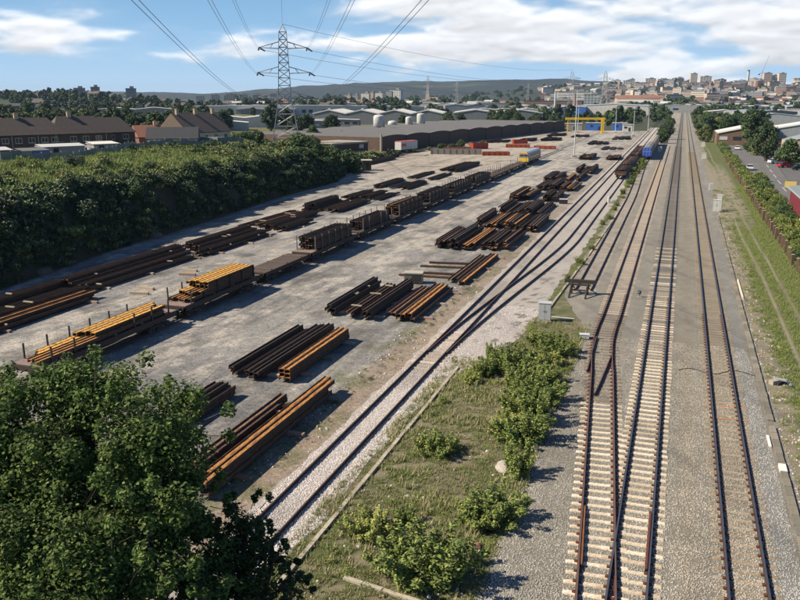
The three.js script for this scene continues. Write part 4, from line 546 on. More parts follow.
// ---- grass, weeds and brambles: masses nobody could count
function scatter(name, label, geo, m, n, place, seed) {     // place(r) -> [x, y, D, scale, tint] or null
  const r = rng(seed), T = [], Cc = []; for (let i = 0; i < n; i++) { const p = place(r); if (!p) continue; const o = new THREE.Matrix4().compose(new THREE.Vector3(p[0], p[1], -p[2]), new THREE.Quaternion().setFromEuler(new THREE.Euler((r() - 0.5) * 0.3, r() * 6.28, (r() - 0.5) * 0.3)), new THREE.Vector3(p[3], p[3] * (0.7 + r() * 0.6), p[3])); T.push(o); Cc.push(p[4]); }
  const im = new THREE.InstancedMesh(geo, m, T.length), c = new THREE.Color(); T.forEach((q, i) => { im.setMatrixAt(i, q); im.setColorAt(i, c.setRGB(...Cc[i])); }); im.name = numbered(name); im.castShadow = im.receiveShadow = true; tag(im, label, null, null, 'stuff'); scene.add(im); return im;
}
const tuft = (() => { const r = rng(51), s = new Shape(); for (let i = 0; i < 9; i++) { const a = r() * 6.28, h = 0.10 + r() * 0.16, b = 0.05 + r() * 0.1, x = (r() - 0.5) * 0.14, z = (r() - 0.5) * 0.14, e = 0.8 + r() * 0.4; s.color(e, e, e); s.tri([x - Math.sin(a) * 0.012, 0, z + Math.cos(a) * 0.012], [x + Math.sin(a) * 0.012, 0, z - Math.cos(a) * 0.012], [x + Math.cos(a) * b, h, z + Math.sin(a) * b]); } return s.geometry(); })();
const clump = (sz, n, seed) => leaves([...Array(4)].map((_, i) => ({ c: [Math.cos(i * 1.9) * 0.32, 0.22 + 0.1 * (i % 2), Math.sin(i * 1.9) * 0.32], r: [0.42, 0.3, 0.42], n, k: 0.8 + 0.13 * i })), sz, rng(seed), [[1, 1, 1], [0.8, 0.85, 0.8], [1.15, 1.1, 1]], { minY: -0.1 });
scatter('dry_grass', 'dry and green grass tufts on the rough ground', tuft, M(1, 1, 1, 0.9, { vertexColors: true, k: 'tuft' }), 26000, (r) => { const D = 24 + Math.pow(r(), 1.25) * 44, x = lerp(-15.0, -6.0, r()); const k = fbm2(x * 0.5, D * 0.5, 3, 51), bare = fbm2(x * 1.9, D * 1.9, 3, 52); if (bare > 0.62 || D > 56 && x < -11.3) return null; if (k > 0.56 && r() < 0.28) return [x, 0, D, 1.1 + r() * 0.8, r() < 0.6 ? [0.40, 0.35, 0.20] : [0.22, 0.24, 0.09]]; const g = k > 0.5 && r() < 0.7; return [x, 0, D, 0.45 + r() * 0.6, g ? [0.19, 0.225, 0.07] : r() < 0.35 ? [0.34, 0.29, 0.17] : [0.22, 0.24, 0.09]]; }, 52);
scatter('grass_tufts', 'green grass on the far verge and beside the kerbs', tuft, M(1, 1, 1, 0.9, { vertexColors: true, k: 'tuft' }), 26000, (r) => { const D = 40 + Math.pow(r(), 1.4) * 150, x = lerp(7.6, 13.6, r()); if (ruts(x, D) > 0.35 || vergeCol(x, D)[0] > 0.2) return null; return [x, 0, D, (0.4 + r() * 0.5) * (1 + D / 150), r() < 0.7 ? [0.17, 0.225, 0.055] : [0.26, 0.26, 0.10]]; }, 53);
const weedGeo = clump(0.05, 40, 54);
scatter('ground_weeds', 'low leafy weeds on the rough grass, yard edge and verge', weedGeo, leafM, 900, (r) => { const z = r(); if (z < 0.42) { const D = 24 + r() * 36, x = lerp(-13.4, -6.2, r()); if (fbm2(x * 0.9, D * 0.9, 3, 53) < 0.5) return null; return [x, 0, D, 0.25 + r() * 0.4, GREEN.bright[Math.floor(r() * 3)]]; } if (z < 0.55) { const D = 34 + r() * 50; return [lerp(-20.3, -18.9, r()), 0, D, 0.15 + r() * 0.25, GREEN.mid[Math.floor(r() * 3)]]; } if (z < 0.72) { const D = 60 + r() * 240; return [-10.3 + (r() - 0.5) * 1.2, 0, D, 0.3 + r() * 0.6, GREEN.bright[Math.floor(r() * 3)]]; } const D = 40 + r() * 140; return [lerp(7.0, 9, r()), 0, D, 0.25 + r() * 0.4, GREEN.bright[Math.floor(r() * 3)]]; }, 55);
const bramGeo = clump(0.115, 34, 56);
scatter('bramble_cover', 'tangled brambles and ivy over the cutting face and shelf, face ivy coloured darker as shade', bramGeo, leafM, 21000, (r) => { const D = 46 + Math.pow(r(), 1.15) * 200, face = r() < 0.6, b = cutBase(D), d = face ? r() * 9 : 3 + r() * 40, x = b - d; const k = fbm2(x * 0.25, D * 0.25, 3, 81); if (!face && D < 140 && r() < (k < 0.52 ? 0.95 : 0.62)) return null; if (face && d < 4.2 && fbm2(x * 0.5, D * 0.22, 3, 83) > 0.63) return null; const y = land(x, D); if (y < 0.15 && d > 1.5) return null; const t = GREEN.bramble[Math.floor(r() * 4)]; const ivy = GREEN.dark[Math.floor(r() * 3)], isShadeIvy = face && d < 6 && r() < 0.8; return [x, y - 0.05, D, (0.5 + r() * r() * 1.6) * (1 + sstep(120, 220, D) * 0.6), isShadeIvy ? mul3(ivy, 0.7 + 0.5 * k) : mul3(t, 0.7 + 0.8 * k)]; }, 57);  // ivy low on the face: shade of the cutting is put into its darker leaf colour
scatter('shelf_grass', 'long yellowish grass on the shelf above the cutting', tuft, M(1, 1, 1, 0.9, { vertexColors: true, k: 'tuft' }), 26000, (r) => { const D = 58 + Math.pow(r(), 1.2) * 110, d = 4.5 + r() * 36, x = cutBase(D) - d; return [x, land(x, D), D, 1.6 + r() * 2.2, r() < 0.6 ? [0.22, 0.29, 0.075] : r() < 0.45 ? [0.38, 0.37, 0.15] : [0.16, 0.235, 0.055]]; }, 60);
const stoneGeo = new THREE.IcosahedronGeometry(0.028, 0);
scatter('ballast_stones', 'loose ballast stones around the main line sleepers', stoneGeo, M(1, 1, 1, 0.95, { k: 'stone' }), 42000, (r) => { const D = 27 + Math.pow(r(), 1.5) * 38, x = lerp(-6.2, 6.2, r()); const q = 0.85 + 0.3 * r(); return [x, 0.022, D, 0.6 + r() * 0.9, mul3(mainCol(x, D), q)]; }, 58);
scatter('ballast_stones', 'loose pale stones on the siding ballast', stoneGeo, M(1, 1, 1, 0.95, { k: 'stone' }), 22000, (r) => { const D = 27 + Math.pow(r(), 1.4) * 45, x = lerp(-17.8, sideR(D), r()); return [x, 0.014, D, 0.6 + r() * 0.9, mul3(sideCol(x, D), 0.85 + 0.25 * r())]; }, 59);
scatter('rubble_strip', 'broken pale rubble along the edge of the verge', stoneGeo, M(1, 1, 1, 0.95, { k: 'stone' }), 1500, (r) => { const D = 34 + Math.pow(r(), 1.2) * 110, x = 6.9 + Math.pow(r(), 1.6) * 1.9; const q = 0.8 + 0.5 * r(); return [x, 0.012, D, 0.8 + r() * r() * 3.2, mul3(r() < 0.8 ? [0.38, 0.345, 0.29] : [0.30, 0.20, 0.15], q)]; }, 62);
scatter('scattered_rubble', 'small pale stones and litter on the rough grass and yard edge', stoneGeo, M(1, 1, 1, 0.95, { k: 'stone' }), 700, (r) => { const a = r() < 0.6, D = a ? 25 + r() * 34 : 32 + r() * 60, x = a ? lerp(-13.6, -6, r()) : lerp(-21, -18, r()); return [x, 0.02, D, 0.8 + r() * r() * 3.2, mul3(r() < 0.7 ? [0.55, 0.52, 0.46] : [0.32, 0.24, 0.17], 0.8 + 0.4 * r())]; }, 63);
{ const t = thing('site_generator', 'grey weathered generator box standing behind the third beam group', 'generator', -25.4, 0, 78.2, 0.2); box('casing', M(0.16, 0.155, 0.13, 0.85, { map: grimeMap }), t, 0, 0.62, 0, 1.9, 0.9, 1.1); box('lid', M(0.46, 0.43, 0.37, 0.85, { map: grimeMap }), t, 0, 1.13, 0, 2.0, 0.12, 1.2); box('grille', darkM, t, 0.3, 0.62, 0.56, 0.9, 0.6, 0.04); for (const q of [-0.7, 0.7]) box('skid', darkM, t, q, 0.085, 0, 0.16, 0.17, 1.2); }
{ const t = thing('ballast_weight', 'small black block with a pale top beside the fifth group', 'block', -19.3, 0, 147.5, 0.1); box('block', blackM, t, 0, 0.4, 0, 1.5, 0.8, 0.9); box('pale_top', M(0.5, 0.48, 0.44, 0.9), t, 0, 0.84, 0, 1.5, 0.08, 0.9); }
// litter and pale stones on the rough ground
{ const r = rng(61); for (const [x, D, w, h, d, l] of [[-7.5, 38.6, 1.5, 0.25, 0.8, 'flat pale stone slab lying in the scrub'], [-7.0, 30.6, 0.45, 0.3, 0.4, 'reddish broken block at the grass edge'], [-11.3, 34, 0.3, 0.12, 0.25, 'scrap of white litter near the kerb'], [-11.9, 29, 0.28, 0.1, 0.2, 'small white litter scrap below the pale bush'], [-6.2, 41.2, 0.2, 0.55, 0.2, 'short pale stump at the ballast edge'], [-6.4, 47, 0.3, 0.3, 0.3, 'small pale block at the ballast edge']]) { const g = new THREE.DodecahedronGeometry(0.5, 1), p = g.attributes.position; for (let i = 0; i < p.count; i++) { const q = 0.85 + 0.3 * hash3(Math.round(p.getX(i) * 50), Math.round(p.getY(i) * 50), Math.round(p.getZ(i) * 50)); p.setXYZ(i, p.getX(i) * q, p.getY(i) * q, p.getZ(i) * q); } g.computeVertexNormals(); const o = mesh('loose_stone', g, l.includes('red') ? M(0.28, 0.14, 0.10, 0.9, { map: grimeMap }) : M(0.52, 0.48, 0.42, 0.9, { map: grimeMap })); o.scale.set(w, h, d); o.position.set(x, h * 0.4, -D); o.rotation.y = r() * 3; tag(o, l, 'stone'); } 
  for (const [x, D, s, i] of [[-66.4, 69, 1.6, 0], [-68.4, 93, 1.5, 1]]) { const g = new THREE.IcosahedronGeometry(1, 2), p = g.attributes.position; for (let k = 0; k < p.count; k++) { const q = 0.8 + 0.35 * vnoise3(p.getX(k) * 2 + i * 7, p.getY(k) * 2, p.getZ(k) * 2); p.setXYZ(k, p.getX(k) * q, p.getY(k) * q * 0.5, p.getZ(k) * q); } g.computeVertexNormals(); const o = mesh('rubble_heap', g, M(0.14, 0.115, 0.09, 0.95, { map: grimeMap })); o.scale.setScalar(s); o.position.set(x, 0.1, -D); tag(o, i ? 'farther rubble heap at the foot of the cutting' : 'nearer rubble heap at the foot of the cutting', 'rubble'); } }

// ---- big bushes on the end of the cutting
const bigBush = [bushProto('large_bush', 71, 6, 4.6, GREEN.mid, 0.20, 5200, 12), bushProto('large_bush', 72, 6.5, 4, GREEN.dark, 0.20, 5200, 12), bushProto('large_bush', 73, 5.5, 5, [...GREEN.mid, ...GREEN.dark], 0.20, 5200, 11), bushProto('large_bush', 74, 5, 3.4, GREEN.bramble, 0.19, 4800, 11)];
{ const r = rng(75);
  const named = [[-84, 172, 0, 1.25, 'rounded light green bush standing highest at the end of the cutting'], [-79.5, 190, 2, 1.3, 'dark bush at the very end of the cutting'], [-110, 176, 1, [0.95, 0.62, 0.6], 'dark clipped hedge before the gabled terrace'], [-105.5, 178, 1, [0.9, 0.6, 0.6], 'dark clipped hedge, right-hand section before the terrace'], [-100, 180, 0, 0.8, 'rounded bush right of the clipped hedge']];
  for (const [x, D, k, s, l] of named) copy(bigBush[k], l, x, land(x, D) - 0.2, D, r() * 6, s, 'large bushes on the cutting');
  for (let i = 0; i < 46; i++) { const D = 112 + Math.pow(r(), 0.8) * 92, x = cutBase(D) - 1 - Math.pow(r(), 1.2) * 24, s = 0.55 + r() * 0.45; copy(bigBush[i % 4], (s > 0.78 ? 'big ' : 'smaller ') + ['leafy mid-green', 'spreading dark green', 'tall mixed green', 'low pale green'][i % 4] + ' bush in the thicket ' + (D > 165 ? 'at the end' : 'halfway along') + ' of the cutting', x, land(x, D) - 0.3, D, r() * 6, [s, s * (0.75 + r() * 0.4) * lerp(0.5, 1, sstep(160, 175, D)), s], 'bushes along the end of the cutting'); }
  for (let i = 0; i < 44; i++) { const D = 56 + r() * 70, x = cutBase(D) - 1.5 - r() * 8, s = 0.25 + r() * r() * 0.55; copy(bigBush[1 + i % 3], ['dark', 'mixed green', 'pale'][i % 3] + ' bush hanging over the near face of the cutting, ' + (D < 85 ? 'left half' : 'right half'), x, land(x, D) - 0.3, D, r() * 6, s, 'bushes on the near cutting face'); }
  const pale = bushProto('large_bush', 76, 5, 3, GREEN.yellow, 0.16, 4200, 12); for (let i = 0; i < 18; i++) { const D = 62 + i * 3.2 + r() * 3, x = cutBase(D) - 5.5 - r() * 20, s = 0.22 + r() * 0.3; copy(i % 3 ? bigBush[i % 4] : pale, (i % 3 ? 'dark low' : 'yellowish') + ' shrub standing in the shelf grass above the cutting' + (x > cutBase(D) - 14 ? ' edge' : ', near the board fence'), x, land(x, D) - 0.15, D, r() * 6, [s * 1.2, s, s], 'shrubs in the shelf grass'); }
  for (let i = 0; i < 9; i++) copy(bigBush[i % 4], 'bush along the foot of the brick warehouse', -92 + i * 2.0 + r() * 2, -0.1, 246 + i * 9 + r() * 4, r() * 6, 0.35 + r() * 0.3, 'bushes before the brick warehouse');
}
// ---- hedge and posts on the right of the main line
const hedgeB = [bushProto('hedge_bush', 81, 4.2, 2.6, GREEN.bright, 0.13, 4200, 10), bushProto('hedge_bush', 82, 4.0, 2.8, GREEN.mid, 0.13, 4200, 10), bushProto('hedge_bush', 83, 3.8, 2.3, [...GREEN.bright, [0.16, 0.13, 0.03]], 0.12, 4000, 11)];
{ const r = rng(84); let i = 0;
  for (let D = 78; D < 345; D += 3.4 + r() * 1.6) { const n = D < 205 ? 2 : 1; for (let k = 0; k < n; k++) copy(hedgeB[Math.floor(r() * 3)], D < 150 ? 'leafy bush in the near stretch of hedge behind the timber posts' : 'leafy bush in the far stretch of hedge beside the road', 15.1 + (k ? 2.6 : 0) + (r() - 0.4) * 1.0 + (D > 150 ? -0.3 : 0), -0.05, D + r() * 2, r() * 6, (D < 160 ? 0.62 : 0.78) * (0.75 + r() * 0.5), D < 150 ? 'near hedge bushes' : 'far hedge bushes'); i++; }
  const postM = [M(0.20, 0.125, 0.08, 0.9, { map: grimeMap }), M(0.145, 0.095, 0.065, 0.9, { map: grimeMap })], capM = M(0.42, 0.36, 0.28, 0.9);
  let n = 0; for (let D = 84; D < 262; D += 3.0 + r() * 1.1) { const t = thing('timber_post', 'rough brown timber fence post along the verge hedge', 'fence post', 13.35 + (r() - 0.5) * 0.35, 0, D, (r() - 0.5) * 0.5, 'timber posts along the verge'), h = 1.25 + r() * 0.5; const s = new Shape(); s.box(-0.16, -0.1, -0.13, 0.16, h, 0.13); const m = s.build('post', postM[n++ % 2], t); m.rotation.z = (r() - 0.5) * 0.1; const c = box('worn_top', capM, t, 0, h + 0.015, 0, 0.32, 0.03, 0.26); c.rotation.z = m.rotation.z; c.position.x = -Math.sin(m.rotation.z) * h; if (r() < 0.35) { const q = box('brace', postM[0], t, 0.45, 0.7, 0.1, 0.2, 1.4, 0.2, 0, 0.15); } }
}
// ---- trees
const tp = [treeProto('broadleaf_tree', 91, 10, 8, GREEN.dark, 0.30, 5200, { clear: 0.08 }), treeProto('broadleaf_tree', 92, 9, 8.5, GREEN.mid, 0.30, 5200, { clear: 0.06 }), treeProto('broadleaf_tree', 93, 11, 7.5, [...GREEN.dark, ...GREEN.mid], 0.30, 5200, { clear: 0.1 }), treeProto('broadleaf_tree', 94, 7.5, 7, GREEN.bramble, 0.28, 4600, { clear: 0.03 })];
const tfar = [treeProto('distant_tree', 95, 10, 9, GREEN.dark, 0.75, 700, { blobs: 8, clear: 0.05 }), treeProto('distant_tree', 96, 9, 10, GREEN.mid, 0.75, 700, { blobs: 8, clear: 0.05 }), treeProto('distant_tree', 97, 8, 9, [...GREEN.mid, ...GREEN.dark], 0.75, 700, { blobs: 8, clear: 0.05 })];
const treeR = rng(99);
const LOOK = ['dense dark green', 'broad mid-green', 'tall uneven green', 'low yellowish green'];
function grove(protos, label, group, list) { for (const [x, D, s, k0] of list) { const k = (k0 ?? Math.floor(treeR() * protos.length)) % protos.length; copy(protos[k], (s > 1.12 ? 'large ' : s < 0.8 ? 'small ' : '') + LOOK[k] + label.replace(/^dark/, ''), x, land(x, D) - 0.1, D, treeR() * 6, [s * (0.85 + treeR() * 0.3), s * (0.85 + treeR() * 0.25), s], group); } }
const many = (n, f) => [...Array(n)].map((_, i) => f(i, treeR));
copy(tp[0], 'tall dark tree in the car park beside the road', 24.6, 0, 266, 1, [0.95, 1.12, 0.95]); copy(tp[1], 'broad green tree beside the tall dark car park tree', 28.6, 0, 246, 2, [0.9, 0.85, 0.9]); copy(tp[2], 'dark tree at the right edge above the red building', 31, 0, 214, 3, 0.72); copy(tp[3], 'low tree behind the broad car park tree', 24.2, 0, 290, 4, 0.85); copy(tp[1], 'small tree at the far end of the road', 23, 0, 306, 5, 0.5); copy(tp[2], 'small dark bushy tree right of the broad car park tree', 34.5, 0, 240, 1.4, 0.7);
grove(tp, 'dark tree in the belt right of the main line', 'trees right of the main line', many(30, (i, r) => [9.8 + Math.pow(r(), 1.3) * 26, 340 + r() * 250, 0.75 + r() * 0.5]));
grove(tp, 'dark tree in the belt between the sidings and the main line', 'trees left of the main line', [...many(16, (i, r) => [-5.5 - r() * 3.5, 345 + i * 16 + r() * 8, 0.45 + r() * 0.3]), ...many(40, (i, r) => [-24 - Math.pow(r(), 0.9) * 80, 490 + r() * 130, 0.45 + r() * 0.32])]);
grove(tp, 'dark tree behind the brick warehouse', 'trees behind the brick warehouse', [[-128, 455, 1.15, 0], [-122, 462, 1.0, 2], [-116, 520, 1.15, 0], [-110, 515, 1.2, 2], [-103, 520, 1.1, 0], [-96, 500, 1, 1], [-90, 510, 0.8, 3], [-160, 470, 0.9, 0], [-104, 508, 1, 2], [-84, 505, 0.9, 0]]);
grove(tp, 'dark tree beside the lattice pylon', 'trees around the lattice pylon', [[-148, 300, 0.95, 0], [-160, 335, 1.1, 2], [-152, 345, 1.0, 0], [-210, 395, 1.25, 0], [-203, 400, 1.1, 2], [-136, 290, 0.7, 1], [-128, 300, 0.6, 3], [-196, 410, 1.0, 1]]);
grove(tp, 'dark tree behind the terraced houses', 'trees behind the terraced houses', many(90, (i, r) => { const D = 235 + Math.pow(r(), 1.2) * 230; return [D * lerp(-1.12, -0.6, (i + r()) / 90), D, 0.75 + r() * 0.45]; }));
grove(tp, 'dark tree left of the pale sheds', 'trees beyond the gabled terrace', many(12, (i, r) => [-210 - i * 7 - r() * 6, 330 + r() * 40 - i * 2, 0.9 + r() * 0.4]));

// ================================================================ BUILDINGS
const WALL = { brick: M(0.13, 0.085, 0.07, 0.92, { map: grimeMap }), redbrick: M(0.22, 0.10, 0.075, 0.92, { map: grimeMap }), cream: M(0.70, 0.61, 0.48, 0.9, { map: grimeMap }), white: M(0.68, 0.67, 0.64, 0.85, { map: grimeMap }), tan: M(0.56, 0.44, 0.33, 0.9, { map: grimeMap }), pink: M(0.62, 0.46, 0.37, 0.9, { map: grimeMap }), grey: M(0.30, 0.31, 0.32, 0.85, { map: grimeMap }), steel: M(0.34, 0.38, 0.41, 0.6, { map: grimeMap }), maroon: M(0.20, 0.022, 0.035, 0.6, { map: grimeMap }), blue: M(0.03, 0.12, 0.40, 0.6) };
const ROOF = { tile: M(0.115, 0.092, 0.08, 0.9, { map: grimeMap }), brown: M(0.18, 0.135, 0.105, 0.9, { map: grimeMap }), slate: M(0.042, 0.044, 0.052, 0.75, { map: grimeMap }), felt: M(0.15, 0.15, 0.15, 0.9, { map: grimeMap }), white: M(0.78, 0.76, 0.72, 0.7, { map: grimeMap }), pale: M(0.56, 0.57, 0.57, 0.75, { map: grimeMap }), steel: M(0.30, 0.35, 0.37, 0.6, { map: grimeMap }), red: M(0.30, 0.13, 0.09, 0.9, { map: grimeMap }) };
function roofShape(w, d, y, rise, kind, over = 0.3) {      // gable (ridge along x) or hipped
  const s = new Shape(); s.us = 0.5; const a = w / 2 + over, b = d / 2 + over, h = kind === 'hip' ? Math.min(b * 0.62, a * 0.9) : 0, R0 = [-a + h, y + rise, 0], R1 = [a - h, y + rise, 0], A = [-a, y, b], B = [a, y, b], C = [a, y, -b], E = [-a, y, -b];
  s.quad(A, B, R1, R0); s.quad(C, E, R0, R1); s.tri(B, C, R1); s.tri(E, A, R0); s.quad(A, E, C, B); return s;
}
// local x along the front, +z out of the front
function windowUnit(parent, x, y, z, w, h, side = 0, fm = whiteM) {
  const g = new THREE.Group(); g.name = 'window'; parent.add(g); g.position.set(x, y, z); g.rotation.y = side; const s = new Shape(), t = 0.09; s.box(-w / 2, -h / 2, -0.02, -w / 2 + t, h / 2, 0.05); s.box(w / 2 - t, -h / 2, -0.02, w / 2, h / 2, 0.05); s.box(-w / 2 + t, h / 2 - t, -0.02, w / 2 - t, h / 2, 0.05); s.box(-w / 2 + t, -h / 2, -0.02, w / 2 - t, -h / 2 + t, 0.05); s.box(-t / 2, -h / 2 + t, -0.02, t / 2, h / 2 - t, 0.05); s.build('frame', fm, g); box('pane', glassM, g, 0, 0, 0.0, w - t * 1.6, h - t * 1.6, 0.02); box('sill', fm, g, 0, -h / 2 - 0.05, 0.06, w + 0.16, 0.07, 0.14); return g;
}
function chimney(parent, x, y, z, m) { const c = new Shape(); c.box(-0.45, 0, -0.3, 0.45, 1.5, 0.3); c.box(-0.52, 1.3, -0.37, 0.52, 1.42, 0.37); const o = c.build('chimney', m, parent); o.position.set(x, y, z); for (const q of [-0.2, 0.2]) { const p = new Shape(); p.bar([q, 1.5, 0], [q, 1.85, 0], 0.11, 7); p.build('chimney_pot', M(0.30, 0.13, 0.07, 0.9), o); } return o; }
function house(name, label, x, D, ry, w, d, eave, rise, wall, roof, kind, o = {}) {
  const y = o.y ?? land(x, D), t = thing(name, label, o.cat || 'house', x, y, D, ry, o.group); const s = new Shape(); s.us = 0.4; s.box(-w / 2, -1.2, -d / 2, w / 2, eave, d / 2); if (kind === 'gable') for (const sx of [-1, 1]) { const q = sx * w / 2; s.tri([q, eave, -d / 2], [q, eave, d / 2], [q, eave + rise, 0]); } s.build('wall', wall, t);
  roofShape(w, d, eave + 0.01, rise, kind, o.over ?? 0.3).build('roof', roof, t);
  if (o.gutter !== false) box('gutter', o.gutterM || darkM, t, 0, eave - 0.02, d / 2 + (o.over ?? 0.3) + 0.05, w + 0.5, 0.12, 0.1);
  for (const [cx, cz] of o.chimneys || []) chimney(t, cx, eave + rise - 0.5, cz || 0, WALL.tan);
  for (const [wx, wy, ww, wh] of o.windows || []) windowUnit(t, wx, wy, d / 2 + 0.012, ww, wh);
  for (const [wz, wy, ww, wh] of o.sideWindows || []) windowUnit(t, w / 2 + 0.012, wy, wz, ww, wh, Math.PI / 2);
  for (const px of o.pipes || []) { const p = new Shape(); p.bar([px, 0, d / 2 + 0.1], [px, eave, d / 2 + 0.1], 0.07, 5); p.build('downpipe', whiteM, t); }
  return t;
}
const win = (xs, y, w = 1.45, h = 1.15) => xs.map((x) => [x, y, w, h]);
house('terraced_house', 'left block of the dark brick terrace with grey tiled hipped roof', -144.9, 141.9, Math.PI / 3, 29, 8, 5.0, 3.7, WALL.brick, ROOF.tile, 'hip', { y: 5.5, windows: [...win([-9.6, -6.8, -4.0, -1.2, 1.6, 4.4, 7.2, 10.0, 12.2], 3.85), ...win([-9.6, -4, 1.6, 7.2, 11], 1.3)], chimneys: [[-4, 0], [5.5, 0]], pipes: [-8.2, 3, 8.6] });
house('terraced_house', 'middle block of the dark brick terrace with tiled hipped roof', -135.6, 158.2, Math.PI / 3, 13.5, 8, 5.0, 3.9, WALL.brick, ROOF.tile, 'hip', { y: 5.5, windows: [...win([-5.2, -2.3, 0.6, 3.6], 3.85), ...win([-4, 1.5], 1.3)], chimneys: [[-1.5, 0]], pipes: [-6.2, 5.4] });
house('terraced_house', 'right-hand end block of the dark brick terrace', -137.0, 170.2, Math.PI / 3, 12, 7.5, 4.9, 3.6, WALL.brick, ROOF.tile, 'hip', { y: 5.3, windows: [...win([-3.6, 0, 3.6], 3.8), ...win([-2, 2.5], 1.3)], pipes: [-5] });
house('brown_roofed_house', 'low house with plain brown roof right of the terrace', -140.5, 199, Math.PI / 3.4, 16, 8, 3.2, 3.2, WALL.redbrick, ROOF.red, 'gable', { y: 4.6, windows: win([-4, 0, 4], 1.9), chimneys: [[-2, 0], [6, 0]] });
house('gabled_terrace', 'cream gable-ended terrace with brown roof and three chimneys', -128.5, 197, 1.4, 17, 11, 4.7, 5.2, WALL.cream, ROOF.brown, 'gable', { y: 4.6, windows: win([-5.5, -1.5, 2.5, 6.5], 3.4, 1.4, 1.3), chimneys: [[-7, 0.5], [0, 0.5], [7, 0.5]] });
house('bungalow', 'white bungalow with dark slate roof and gable to the right', -110.5, 160.5, 0.50, 11, 6.5, 2.6, 2.5, WALL.white, ROOF.slate, 'gable', { y: 7.0, windows: win([-3, 1.5], 1.4) });
house('white_annexe', 'low white flat building tucked right of the bungalow', -103.6, 166, 0.5, 5, 4, 2.2, 0.5, WALL.white, ROOF.felt, 'gable', { y: 7.0, windows: win([0], 1.2) });
{ // garden sheds and the board fence along the top of the cutting
  const shed = (label, x, D, w, d, h, m, rm, ry) => { const t = thing('garden_shed', label, 'shed', x, land(x, D) - 0.1, D, ry); const s = new Shape(); s.box(-w / 2, 0, -d / 2, w / 2, h, d / 2); s.build('wall', m, t); const r = new Shape(); r.quad([-w / 2 - 0.2, h + 0.05, d / 2 + 0.2], [w / 2 + 0.2, h + 0.05, d / 2 + 0.2], [w / 2 + 0.2, h + 0.35, -d / 2 - 0.2], [-w / 2 - 0.2, h + 0.35, -d / 2 - 0.2]); r.box(-w / 2 - 0.2, h - 0.02, -d / 2 - 0.2, w / 2 + 0.2, h + 0.04, d / 2 + 0.2); r.build('roof', rm, t); box('door', darkM, t, -w * 0.2, h * 0.45, d / 2 + 0.03, 0.9, h * 0.85, 0.05); return t; };
  shed('dark garden shed with pale flat roof at the left picture edge', -108.5, 106, 5, 4, 2.0, WALL.brick, ROOF.pale, Math.PI / 3); shed('garden shed with a bright blue front below the terrace', -106.8, 113, 4.4, 3.5, 1.9, WALL.blue, ROOF.felt, Math.PI / 3); shed('garage with long pale flat roof behind the board fence', -108.6, 122, 7.5, 4, 2.1, WALL.grey, ROOF.pale, Math.PI / 3); shed('small garage with white roof below the middle terrace block', -110.5, 136, 5, 4, 2.0, WALL.grey, ROOF.white, Math.PI / 3);
  const f = thing('board_fence', 'weathered grey-green board fence along the top of the cutting', 'fence'), r = rng(7), ms = [M(0.21, 0.25, 0.24, 0.9, { map: grimeMap }), M(0.26, 0.28, 0.26, 0.9, { map: grimeMap }), M(0.17, 0.21, 0.21, 0.9, { map: grimeMap })], pts = [[-104.4, 103.5], [-102.4, 115], [-104.6, 131.5], [-108, 146], [-107.5, 153], [-101, 161], [-97, 169]];
  for (let i = 0; i < pts.length - 1; i++) { const [x0, d0] = pts[i], [x1, d1] = pts[i + 1], L = Math.hypot(x1 - x0, d1 - d0), n = Math.round(L / 1.85), a = Math.atan2(d1 - d0, x1 - x0); for (let k = 0; k < n; k++) { const q = (k + 0.5) / n, x = lerp(x0, x1, q), D = lerp(d0, d1, q), h = 1.7 + r() * 0.3; box('panel', ms[Math.floor(r() * 3)], f, x, land(x, D) + h / 2 - 0.15, -D, L / n - 0.12, h, 0.05, a); const px = lerp(x0, x1, k / n), pd = lerp(d0, d1, k / n); box('post', M(0.30, 0.29, 0.26, 0.9), f, px, land(px, pd) + 0.85, -pd, 0.12, 2.1, 0.12, a); } }
  const tp2 = thing('garden_tent', 'white pop-up cover in a garden below the terrace', 'canopy', -109.5, land(-109.5, 128), 128, 1); const s = new Shape(); const ring = [...Array(10)].map((_, i) => [Math.cos(i * 0.628) * 2, 1.5, Math.sin(i * 0.628) * 1.6]); for (let i = 0; i < 10; i++) s.tri(ring[i], ring[(i + 1) % 10], [0, 2.4, 0]); s.build('canopy', whiteM, tp2); for (const i of [0, 3, 5, 8]) { const p = new Shape(); p.bar([ring[i][0], 0, ring[i][2]], ring[i], 0.04, 5); p.build('leg', galvM, tp2); }
}
